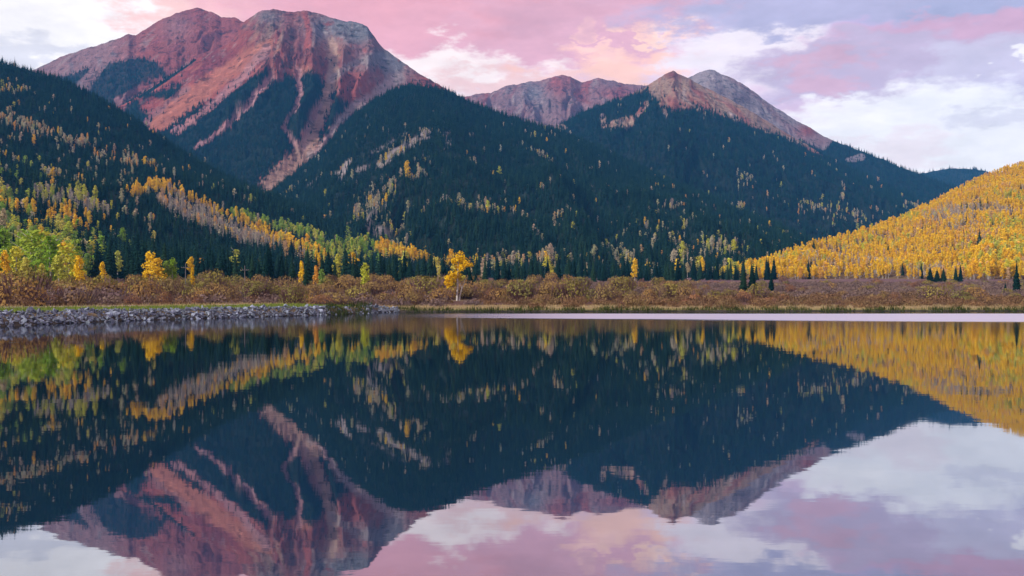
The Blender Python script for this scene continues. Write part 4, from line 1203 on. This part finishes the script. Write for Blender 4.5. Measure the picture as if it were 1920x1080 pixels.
# scattered taller willows on the right-hand meadow
x, y, d, px = willows(420, (1180, 2050), (20, 260))
n = len(x)
ok = rng.random(n) < 0.4
x, y, px = x[ok], y[ok], px[ok]; n = len(x)
put(x, y, ground_z(x, y), rng.uniform(1.1, 2.0, n), choose(n, [('olive', 0.35), ('rust', 0.4), ('gold', 1.0)]), 'willow')

# ------------------------------------------------------------------ pick the plants that show largest, build them one by one
A = {k: np.concatenate([p[k] for p in PL]) for k in ('x', 'y', 'z', 'h', 'kind', 'zone')}
isshrub = np.isin(A['kind'], ['gold', 'olive', 'rust', 'brush_purple', 'brush_rust'])
PX = 960 + F * A['x'] / A['y']
width = np.where(isshrub, 2.0 * A['h'], np.where(A['kind'] == 'spruce', 0.30, 0.30) * A['h']) / A['y'] * F
tall = np.where(isshrub, 0.95 * A['h'], A['h'])
PYB = HOR - F * (A['z'] - EYE) / A['y']; PYT = PYB - tall / A['y'] * F
order = np.argsort(A['y'])
vis = np.zeros(len(order))
S = 0.5
cover = np.zeros((540, 960), bool)
x0 = np.clip(((PX - width / 2 * 0.7) * S).astype(int), 0, 960); x1 = np.clip(((PX + width / 2 * 0.7) * S).astype(int) + 1, 0, 960)
y0 = np.clip((PYT * S).astype(int), 0, 540); y1 = np.clip((PYB * S).astype(int) + 1, 0, 540)
for i in order:
    a, b, c_, d_ = y0[i], y1[i], x0[i], x1[i]
    if a >= b or c_ >= d_: continue
    w = cover[a:b, c_:d_]
    vis[i] = w.size - np.count_nonzero(w)
    w[:] = True
single = np.zeros(len(order), bool)
for kinds, lim in ((('spruce',), 285), (('yellow', 'orange', 'green', 'lime', 'pale', 'twig'), 295), (('gold', 'olive', 'rust'), 290)):
    idx = np.nonzero(np.isin(A['kind'], kinds))[0]
    idx = idx[np.argsort(-vis[idx])][:lim]
    single[idx[vis[idx] > 3]] = True

WORDS = {
    'spruce': ('spruce_tree', 'spruce', 'dark green spruce'),
    'yellow': ('aspen_tree', 'aspen', 'golden yellow aspen'), 'orange': ('aspen_tree', 'aspen', 'orange aspen'),
    'green': ('aspen_tree', 'aspen', 'green leafy aspen'), 'lime': ('aspen_tree', 'aspen', 'yellow-green aspen'),
    'pale': ('aspen_tree', 'aspen', 'thinly leaved tan aspen'), 'twig': ('aspen_tree', 'aspen', 'leafless grey aspen'),
    'gold': ('willow_shrub', 'shrub', 'brownish gold willow shrub'), 'olive': ('willow_shrub', 'shrub', 'olive green willow shrub'), 'rust': ('willow_shrub', 'shrub', 'rusty red willow shrub')}
PLACE = {'left': 'on the left hillside', 'front': 'at the central mountain foot', 'gold': 'on the golden hill', 'foot': 'on the valley floor',
         'willow': 'behind the lake', 'massif': 'on the broad red mountain', 'right_peak': 'below the tan peak', 'rear_peak': 'below the grey rear peak', 'left_peak': 'on the crimson peak', 'far_hill': 'on the far low hill'}
MARKS = [(130, 'in the far left green grove'), (240, 'right of the green grove'), (330, 'near the first utility pole'), (460, 'near the second utility pole'), (560, 'past the second utility pole'), (660, 'behind the stone bank end'), (760, 'left of the stone bank end'),
         (858, 'just left of the lone tree'), (960, 'just right of the lone tree'), (1090, 'under the distant mauve ridge'), (1220, 'under the tan peak'), (1340, 'under the grey peak'), (1440, 'beside the golden hill foot'), (1560, 'at the golden hill foot'), (1680, 'below mid golden hill'), (1800, 'under the golden hill crest'), (9999, 'at the far right')]
def side(px):
    return next(m for lim, m in MARKS if px < lim)
def plant(kind, loc, h, rz, label, group, var=None, sq=(1, 1)):
    nm, cat, _ = WORDS[kind]
    root = add_obj(nm, None, None, loc)
    root.empty_display_size = 0.5
    root.rotation_euler = (0, 0, rz)
    root.scale = (h * sq[0], h * sq[0], h * sq[1])
    tag(root, label, cat, group)
    tr, cr = NEAR[kind][(random.randrange(len(NEAR[kind])) if var is None else var)]
    shrub = cat == 'shrub'
    add_obj('stems' if shrub else 'trunk', tr, root)
    add_obj('leaves' if shrub else 'crown', cr, root)
    return root
HPX = PYB - PYT
def size_word(k, hp):
    lim = (26, 44) if k in ('gold', 'olive', 'rust') else (30, 55)
    return 'small' if hp < lim[0] else ('tall' if hp > lim[1] else 'mid-sized')
for i in np.nonzero(single)[0]:
    k = str(A['kind'][i]); zn = str(A['zone'][i])
    label = '%s %s %s, %s' % (size_word(k, HPX[i]), WORDS[k][2], PLACE[zn], side(PX[i]))
    plant(k, (A['x'][i], A['y'][i], A['z'][i] - 0.1), A['h'][i], random.random() * 6.28, label, sq=((random.uniform(0.8, 1.15), random.uniform(0.8, 1.4)) if k in ('gold', 'olive', 'rust') else (1, 1)), group=label.replace('aspen', 'aspens').replace('spruce', 'spruces').replace('shrub ', 'shrubs '))

# everything else is a mass of trees or brush: one object for each kind of cover on each slope
def scatter_group():
    g = bpy.data.node_groups.new('scatter', 'GeometryNodeTree')
    g.interface.new_socket('Geometry', in_out='INPUT', socket_type='NodeSocketGeometry')
    g.interface.new_socket('Geometry', in_out='OUTPUT', socket_type='NodeSocketGeometry')
    N, L = g.nodes, g.links
    gi = N.new('NodeGroupInput'); go = N.new('NodeGroupOutput')
    ci = N.new('GeometryNodeCollectionInfo')
    ci.inputs['Collection'].default_value = FARC
    ci.inputs['Separate Children'].default_value = True
    ci.inputs['Reset Children'].default_value = True
    ip = N.new('GeometryNodeInstanceOnPoints')
    ip.inputs['Pick Instance'].default_value = True
    def attr(n, t):
        a = N.new('GeometryNodeInputNamedAttribute'); a.data_type = t; a.inputs['Name'].default_value = n
        return a.outputs['Attribute']
    L.new(gi.outputs[0], ip.inputs['Points'])
    L.new(ci.outputs[0], ip.inputs['Instance'])
    L.new(attr('pick', 'INT'), ip.inputs['Instance Index'])
    cx = N.new('ShaderNodeCombineXYZ'); L.new(attr('turn', 'FLOAT'), cx.inputs[2])
    L.new(cx.outputs[0], ip.inputs['Rotation'])
    L.new(attr('size', 'FLOAT_VECTOR'), ip.inputs['Scale'])
    L.new(ip.outputs[0], go.inputs[0])
    return g
SCATTER = scatter_group()
def scatter(name, label, sel):
    idx = np.nonzero(sel)[0]
    if not len(idx): return
    me = bpy.data.meshes.new(name)
    n = len(idx)
    me.vertices.add(n)
    me.vertices.foreach_set('co', np.stack((A['x'][idx], A['y'][idx], A['z'][idx] - 0.2), 1).astype(np.float32).ravel())
    pick = np.zeros(n, np.int32)
    for k in np.unique(A['kind'][idx]):
        m = A['kind'][idx] == k
        pick[m] = rng.choice(FAR_IDX[str(k)], m.sum())
    a = me.attributes.new('pick', 'INT', 'POINT'); a.data.foreach_set('value', pick)
    a = me.attributes.new('turn', 'FLOAT', 'POINT'); a.data.foreach_set('value', (rng.random(n) * 6.283).astype(np.float32))
    a = me.attributes.new('size', 'FLOAT_VECTOR', 'POINT')
    hh = A['h'][idx]
    wf = rng.uniform(0.85, 1.2, n)
    shr = isshrub[idx]
    vz = np.where(shr, rng.uniform(0.75, 1.45, n), 1.0)
    a.data.foreach_set('vector', np.stack((hh * wf, hh * wf, hh * vz), 1).astype(np.float32).ravel())
    o = add_obj(name, me)
    md = o.modifiers.new('scatter', 'NODES')
    md.node_group = SCATTER
    tag(o, label, kind='stuff')
rest = ~single
asp = np.isin(A['kind'], ['yellow', 'orange', 'green', 'lime', 'pale', 'twig'])
names = {'massif': 'the broad red mountain', 'left_peak': 'the crimson peak', 'right_peak': 'the flank below the tan peak', 'rear_peak': 'the slope below the grey rear peak', 'far_hill': 'the far low hill',
         'front': 'the dark central mountain', 'left': 'the near left hillside', 'gold': 'the golden hillside', 'foot': 'the valley floor'}
for zn, w in names.items():
    m = rest & (A['zone'] == zn)
    scatter('spruce_forest', 'mass of dark spruces covering ' + w, m & (A['kind'] == 'spruce'))
    scatter('aspen_forest', 'mass of autumn aspens on ' + w, m & asp)
scatter('willow_thicket', 'mass of willow shrubs filling in behind the lake', rest & (A['zone'] == 'willow'))
scatter('low_brush', 'low purple and rust coloured brush over the valley floor', rest & (A['zone'] == 'brush'))
print('plants', len(A['x']), 'single', single.sum(), {z: int((A['zone'] == z).sum()) for z in np.unique(A['zone'])})

# ------------------------------------------------------------------ single trees and shrubs that stand out
def stand(kind, px, pyt, D, label, group=None, var=None, wide=1.0):
    """a plant whose tip reaches row pyt when it stands at distance D in column px"""
    x = (px - 960) / F * D
    z = float(ground_z(np.array([x]), np.array([D]))[0])
    top = EYE + (HOR - pyt) / F * D
    h = top - z
    if kind in ('gold', 'olive', 'rust'):
        return plant(kind, (x, D, z - 0.1), h, random.random() * 6.28, label, group, var, (wide, 1.0))
    return plant(kind, (x, D, z - 0.1), h, random.random() * 6.28, label, group, var, (wide, 1.0))
stand('spruce', 1394, 503, 255, 'left spruce of the dark pair standing in the meadow before the golden hill', None, 1, 1.5)
stand('spruce', 1411, 499, 250, 'right spruce of the dark pair standing in the meadow before the golden hill', None, 2, 1.35)
stand('spruce', 1446, 506, 245, 'lone dark spruce in the meadow just right of the dark spruce pair', None, 0, 1.25)
stand('spruce', 1906, 487, 240, 'tall narrow dark spruce standing alone at the right edge', None, 3, 0.95)
stand('spruce', 1885, 527, 238, 'tiny dark spruce beside the tall narrow spruce at the right edge', None, 0, 1.2)
for p, t_, l in ((1744, 500, 'leftmost'), (1757, 503, 'middle'), (1769, 501, 'rightmost')):
    stand('spruce', p, t_, 420, l + ' dark spruce of the small cluster below the golden hill', None, None, 1.7)
for p, t_, l in ((1792, 498, 'left'), (1801, 495, 'right')):
    stand('spruce', p, t_, 440, l + ' dark spruce of the pair above the bare pale slope', None, None, 1.2)
stand('spruce', 550, 497, 215, 'broad dark spruce rising out of the willows past the second pole', None, 1, 1.7)
stand('spruce', 573, 499, 212, 'narrower dark spruce in the willows beside the broad dark one', None, 4, 1.3)
stand('spruce', 730, 480, 300, 'tall dark spruce towering over the row left of the lone tree', None, 0, 1.1)
stand('spruce', 742, 496, 300, 'shorter dark spruce beside the tallest one of its row', None, 2, 1.2)
stand('spruce', 828, 498, 270, 'blue-green columnar spruce just left of the lone yellow tree', None, 3, 0.95)
stand('spruce', 881, 500, 250, 'dark spruce immediately right of the lone yellow tree', None, 1, 1.5)
stand('spruce', 892, 506, 250, 'smaller dark spruce second to the right of the lone yellow tree', None, 2, 1.4)
stand('lime', 685, 491, 235, 'golden conical aspen rising from the willows behind the stone bank end', None, 0, 1.1)
stand('orange', 592, 497, 240, 'slim orange aspen beside the dark spruces in the willows', None, 0, 0.9)
stand('yellow', 565, 488, 250, 'slim yellow aspen between the two dark willow-side spruces', None, 0, 0.8)
stand('green', 603, 503, 235, 'small bright green aspen right of the slim orange aspen', None, 0, 0.9)
stand('yellow', 281, 472, 225, 'broad yellow aspen, left of the bright pair behind the stone bank', None, 3, 1.15)
stand('yellow', 296, 483, 222, 'rounded orange-yellow aspen, right of the bright pair behind the stone bank', None, 1, 1.5)
stand('green', 312, 487, 224, 'green aspen left of the small green pair beside the yellow ones', None, 0, 0.85)
stand('green', 324, 484, 224, 'pointed green aspen right of the small green pair beside the yellow ones', None, 2, 0.85)
stand('yellow', 193, 490, 215, 'small golden aspen alone before the dark spruces at left', None, 0, 1.0)
stand('yellow', 361, 500, 225, 'thin yellow sapling between the utility poles', None, 0, 0.7)
stand('yellow', 149, 478, 215, 'golden aspen at the right edge of the green grove', None, 1, 1.1)
stand('lime', 130, 455, 222, 'tall yellow-green aspen near the right edge of the green grove', None, 3, 1.2)
stand('green', 96, 440, 225, 'large green aspen in the middle of the left grove', None, 3, 1.35)
stand('green', 60, 430, 235, 'largest round green aspen topping the left grove', None, 1, 1.45)
stand('lime', 30, 462, 215, 'yellow-green aspen in the left part of the grove', None, 1, 1.2)
stand('lime', 78, 492, 200, 'short yellow-green aspen in front of the green grove', None, 0, 1.0)
stand('lime', 48, 482, 200, 'slender lime aspen in front of the green grove', None, 2, 0.9)
stand('yellow', 8, 470, 210, 'yellow-green aspen at the very left edge', None, 2, 1.0)
stand('lime', 110, 478, 205, 'lime aspen low at the front of the green grove', None, 2, 1.2)
stand('olive', 1420, 535, 200, 'round yellow-green willow below the dark spruce pair', None, 2, 1.0)
stand('olive', 1752, 538, 190, 'round olive willow alone on the right meadow', None, 0, 1.15)
stand('olive', 1806, 537, 195, 'left willow of the touching olive pair on the right meadow', None, 1, 1.05)
stand('gold', 1826, 536, 200, 'right willow of the touching olive pair on the right meadow', None, 3, 1.0)
stand('olive', 20, 526, 130, 'round olive willow at the left edge behind the stone bank', None, 2, 0.95)
stand('olive', 38, 528, 132, 'second round olive willow from the left edge', None, 0, 0.8)
stand('gold', 66, 524, 138, 'big brown-gold willow dome third from the left edge', None, 2, 1.15)
stand('gold', 170, 524, 140, 'orange-gold feathery willow behind the stone bank at left', None, 1, 1.2)
stand('rust', 605, 553, 128, 'low orange-brown willow dome behind the stone bank end', None, 0, 1.3)
stand('olive', 805, 521, 195, 'pale olive willow left of the lone yellow tree', None, 0, 1.05)
stand('gold', 876, 527, 205, 'golden brown willow dome right of the lone yellow tree', None, 2, 1.1)
stand('olive', 1100, 531, 200, 'large golden olive willow under the tan peak', None, 1, 1.2)
stand('olive', 1262, 533, 200, 'dark olive willow dome in the brush left of the dark spruce pair', None, 0, 1.0)

def lone_tree():
    D = 191.0; k = D / F
    x0 = (858 - 960) * k
    z0 = float(ground_z(np.array([x0]), np.array([D]))[0])
    root = add_obj('aspen_tree', None, None, (x0, D, z0))
    tag(root, 'lone bright yellow aspen with forked white trunk on the far bank', 'aspen')
    def P(px, py, dy=0.0):
        return ((px - 858) * k, dy, (566 - py) * k)
    t = MB()
    t.tube([P(857, 568), P(857, 556), P(858, 540), P(858, 520), P(859, 500), P(861, 480)], [0.24, 0.20, 0.17, 0.13, 0.09, 0.02], 7)
    t.tube([P(861, 568, 0.2), P(862, 557, 0.25), P(865, 545, 0.3), P(869, 535, 0.3), P(873, 524, 0.2)], [0.17, 0.14, 0.11, 0.08, 0.03], 6)
    for a, b in (((858, 530), (845, 518)), ((858, 535), (842, 535)), ((858, 515), (870, 500)), ((858, 520), (848, 507)), ((866, 542), (860, 528)), ((859, 505), (878, 500)), ((858, 540), (848, 544))):
        t.tube([P(*a), P((a[0] + b[0]) / 2, (a[1] + b[1]) / 2 - 1, 0.3), P(*b, random.uniform(-0.6, 0.6))], [0.07, 0.05, 0.015], 5)
    add_obj('trunk', t.mesh('trunk', [M['bark_aspen']]), root)
    cl = [(862, 482, 11, 0), (856, 489, 9, 0), (868, 489, 9, 0), (875, 496, 8, 0), (883, 499, 5, 0), (850, 492, 5, 0), (850, 505, 6, 1), (859, 500, 10, 0), (866, 503, 8, 0), (857, 512, 7, 0),
          (846, 517, 8, 0), (840, 523, 7, 0), (838, 532, 6, 0), (841, 541, 5, 0), (850, 527, 7, 0), (860, 519, 7, 0), (863, 524, 6, 1), (870, 521, 4, 1), (847, 545, 5, 1), (852, 536, 4, 1), (853, 520, 6, 0), (845, 534, 5, 0)]
    r = random.Random(5)
    for lime in (0, 1):
        c = MB()
        for (px, py, rr, l) in cl:
            if l != lime: continue
            dy = r.uniform(-0.9, 0.9)
            o = Vector(P(px, py, dy))
            for q in range(int(13 * rr + 4)):
                d = Vector((r.gauss(0, 1), r.gauss(0, 1), r.gauss(0, 1))).normalized()
                f = r.random() ** 0.4
                p = o + Vector((d.x, d.y * 1.1, d.z * 0.95)) * rr * k * f
                c.leaf(p, 0.17 * r.uniform(0.7, 1.4), r, 0, d + Vector((0, 0, 0.4)) + Vector((r.gauss(0, .6), r.gauss(0, .6), r.gauss(0, .6))))
        cr = add_obj('crown', c.mesh('crown', [M['lime' if lime else 'lone']]), root)
        if lime: cr['label'] = 'yellow-green inner leaves'
lone_tree()

# ------------------------------------------------------------------ utility poles
def utility_pole(px, pyt, D, label):
    x = (px - 960) / F * D
    z = float(ground_z(np.array([x]), np.array([D]))[0])
    h = EYE + (HOR - pyt) / F * D - z
    root = add_obj('utility_pole', None, None, (x, D, z))
    tag(root, label, 'utility pole', 'utility poles behind the willows')
    t = MB(); t.tube([(0, 0, -0.3), (0, 0, h * 0.5), (0, 0, h)], [0.11, 0.10, 0.08], 8)
    add_obj('post', t.mesh('post', [M['pole']]), root)
    t = MB(); w = 0.95
    for s_ in (-1, 1):
        pass
    a, b, z0, z1 = -w, w, h * 0.84, h * 0.84 + 0.10
    v = [(a, -.20, z0), (b, -.20, z0), (b, -.08, z0), (a, -.08, z0), (a, -.20, z1), (b, -.20, z1), (b, -.08, z1), (a, -.08, z1)]
    arm = add_obj('crossarm', mk_mesh('crossarm', v, [(0, 3, 2, 1), (4, 5, 6, 7), (0, 1, 5, 4), (1, 2, 6, 5), (2, 3, 7, 6), (3, 0, 4, 7)], [M['pole']]), root)
    for q in (-0.85, -0.4, 0.4, 0.85):
        i = MB(); i.tube([(q, -.14, z1), (q, -.14, z1 + 0.06), (q, -.14, z1 + 0.16)], [0.04, 0.07, 0.03], 6)
        add_obj('insulator', i.mesh('insulator', [M['pole']]), arm)
utility_pole(348, 493, 218, 'weathered utility pole right of the small green aspen pair')
utility_pole(459, 498, 218, 'weathered utility pole before the dark spruces, the farther right one')

# ------------------------------------------------------------------ stone bank
def stone_mesh(seed):
    r = random.Random(seed)
    bm = bmesh.new()
    for _ in range(11):
        d = Vector((r.gauss(0, 1), r.gauss(0, 1), r.gauss(0, 1))).normalized()
        bm.verts.new((d.x * r.uniform(0.75, 1.0), d.y * r.uniform(0.55, 0.8), d.z * r.uniform(0.3, 0.5)))
    res = bmesh.ops.convex_hull(bm, input=bm.verts)
    bmesh.ops.delete(bm, geom=[e for e in res['geom_interior'] if isinstance(e, bmesh.types.BMVert)], context='VERTS')
    me = bpy.data.meshes.new('stone'); bm.to_mesh(me); bm.free()
    me.materials.append(M['stone'])
    return me
def build_bank():
    meshes = [stone_mesh(900 + i) for i in range(10)]
    n = 52000
    y = rng.uniform(46, 128, n); x = rng.uniform(-42, -12, n)
    d = lake_dist(x, y)
    px = 960 + F * x / y
    patch = sstep(600, 625, px) * sstep(700, 680, px)          # reeds cover the bank here
    ok = (d > -0.7) & (d < 2.25 + 0.35 * fbm(x * 0.3, y * 0.3, 2)) & (px < 748) & (rng.random(n) > 0.85 * patch)
    x, y, d = x[ok], y[ok], d[ok]
    z = ground_z(x, y)
    s = rng.uniform(0.11, 0.27, len(x)) * rng.choice([0.8, 1.0, 1.7], len(x), p=[0.4, 0.45, 0.15])
    px = 960 + F * x / y
    show = s / y * ((px > -5) & (px < 1925))
    top = set(np.argsort(-show)[:300].tolist())
    root = add_obj('stone_bank', None, None, (-34.0, 70.0, 0.0))
    tag(root, 'bank of tumbled blue-grey stones along the left shore', kind='structure')
    V, Fc = [], []
    base = 0
    from mathutils import Euler, Matrix
    for i in range(len(x)):
        e = Euler((rng.normal(0, 0.7), rng.normal(0, 0.7), rng.random() * 6.28))
        me = meshes[i % 10]
        sc = (s[i] * rng.uniform(0.8, 1.3), s[i], s[i] * rng.uniform(0.8, 1.2))
        loc = Vector((x[i], y[i], z[i] + 0.10 * s[i]))
        if i in top:
            o = add_obj('stone', me, root)
            o.location = loc - root.location
            o.rotation_euler = e; o.scale = sc
        else:
            mw = Matrix.LocRotScale(loc - root.location, e, Vector(sc))
            V += [tuple(mw @ v.co) for v in me.vertices]
            Fc += [tuple(j + base for j in p.vertices) for p in me.polygons]
            base = len(V)
    o = add_obj('small_stones', mk_mesh('small_stones', V, Fc, [M['stone']]), root)
    o['kind'] = 'stuff'
build_bank()

# ------------------------------------------------------------------ grass and reeds on the banks
def blades(name, label, x, y, h, w, mat, lean=0.25):
    n = len(x)
    z = np.maximum(ground_z(x, y), -0.05)
    a = rng.random(n) * 6.283
    dx, dy = np.cos(a) * w / 2, np.sin(a) * w / 2
    lx, ly = rng.normal(0, lean, n) * h, rng.normal(0, lean, n) * h
    v = np.stack((np.stack((x - dx, y - dy, z - 0.03), 1), np.stack((x + dx, y + dy, z - 0.03), 1), np.stack((x + lx, y + ly, z + h), 1)), 1).reshape(-1, 3)
    f = np.arange(3 * n).reshape(-1, 3)
    o = add_obj(name, mk_mesh(name, v, f, [M[mat]]))
    tag(o, label, kind='stuff')
n = 330000
y = rng.uniform(46, 165, n); x = rng.uniform(-48, 100, n)
px = 960 + F * x / y
ok = (px > -60) & (px < 1990)
x, y, px = x[ok], y[ok], px[ok]
d = lake_dist(x, y)
ok = (d > -0.6) & (d < 24)
x, y, px, d = x[ok], y[ok], px[ok], d[ok]
left = sstep(-8, -17, x) * sstep(132, 124, y)
along = fbm(x * 0.35 + 4, y * 0.35, 3); wide = fbm(x * 0.07, y * 0.07 + 3, 3)
u = rng.random(len(x))
patch = sstep(600, 625, px) * sstep(705, 690, px) * (y > 95)
shore = (left < 0.5) & (d < 2.2 + along * 1.6) & (along > -0.34 + 0.3 * wide) | (patch > 0.5) & (d < 2.4) & (along > -0.1)
sel = shore & (u < 0.95)
blades('reeds', 'dark green reeds growing along the waterline', x[sel], y[sel], rng.uniform(0.35, 0.75, sel.sum()) * (0.7 + 1.0 * np.clip(along[sel] + 0.2, 0, 0.6)), rng.uniform(0.05, 0.11, sel.sum()), 'reed_green')
sel = ((left < 0.5) & (d > 0.6) & (d < 20) & (u < 0.30 + 0.35 * (d < 4))) | ((left >= 0.5) & (d > 9.5 + 4 * wide) & (d < 18) & (u < 0.22))
blades('dry_grass', 'dry tan grass on the low banks around the lake', x[sel], y[sel], rng.uniform(0.10, 0.34, sel.sum()), rng.uniform(0.04, 0.09, sel.sum()), 'reed_dry')
sel = (left >= 0.5) & (d > 1.7) & (d < 12.0 + 5 * wide) & (u > 0.25) & (wide > -0.4)
blades('bank_grass', 'short green grass along the top of the stone bank', x[sel], y[sel], rng.uniform(0.06, 0.22, sel.sum()), rng.uniform(0.05, 0.10, sel.sum()), 'turf')

# ------------------------------------------------------------------ air
def build_haze():
    m, nt, out = mat_base('valley_air')
    pv = nt.nodes.new('ShaderNodeVolumePrincipled')
    pv.inputs['Color'].default_value = (0.07, 0.33, 0.70, 1)
    pv.inputs['Density'].default_value = 0.80e-4
    pv.inputs['Anisotropy'].default_value = 0.0
    nt.links.new(pv.outputs[0], out.inputs['Volume'])
    m.cycles.homogeneous_volume = True
    a, z0, z1 = 5600.0, -4.0, 1100.0
    v = [(-a, -a, z0), (a, -a, z0), (a, a, z0), (-a, a, z0), (-a, -a, z1), (a, -a, z1), (a, a, z1), (-a, a, z1)]
    f = [(0, 3, 2, 1), (4, 5, 6, 7), (0, 1, 5, 4), (1, 2, 6, 5), (2, 3, 7, 6), (3, 0, 4, 7)]
    o = add_obj('haze', mk_mesh('haze', v, f, [m]))
    tag(o, 'thin blue evening air filling the valley', kind='stuff')
build_haze()
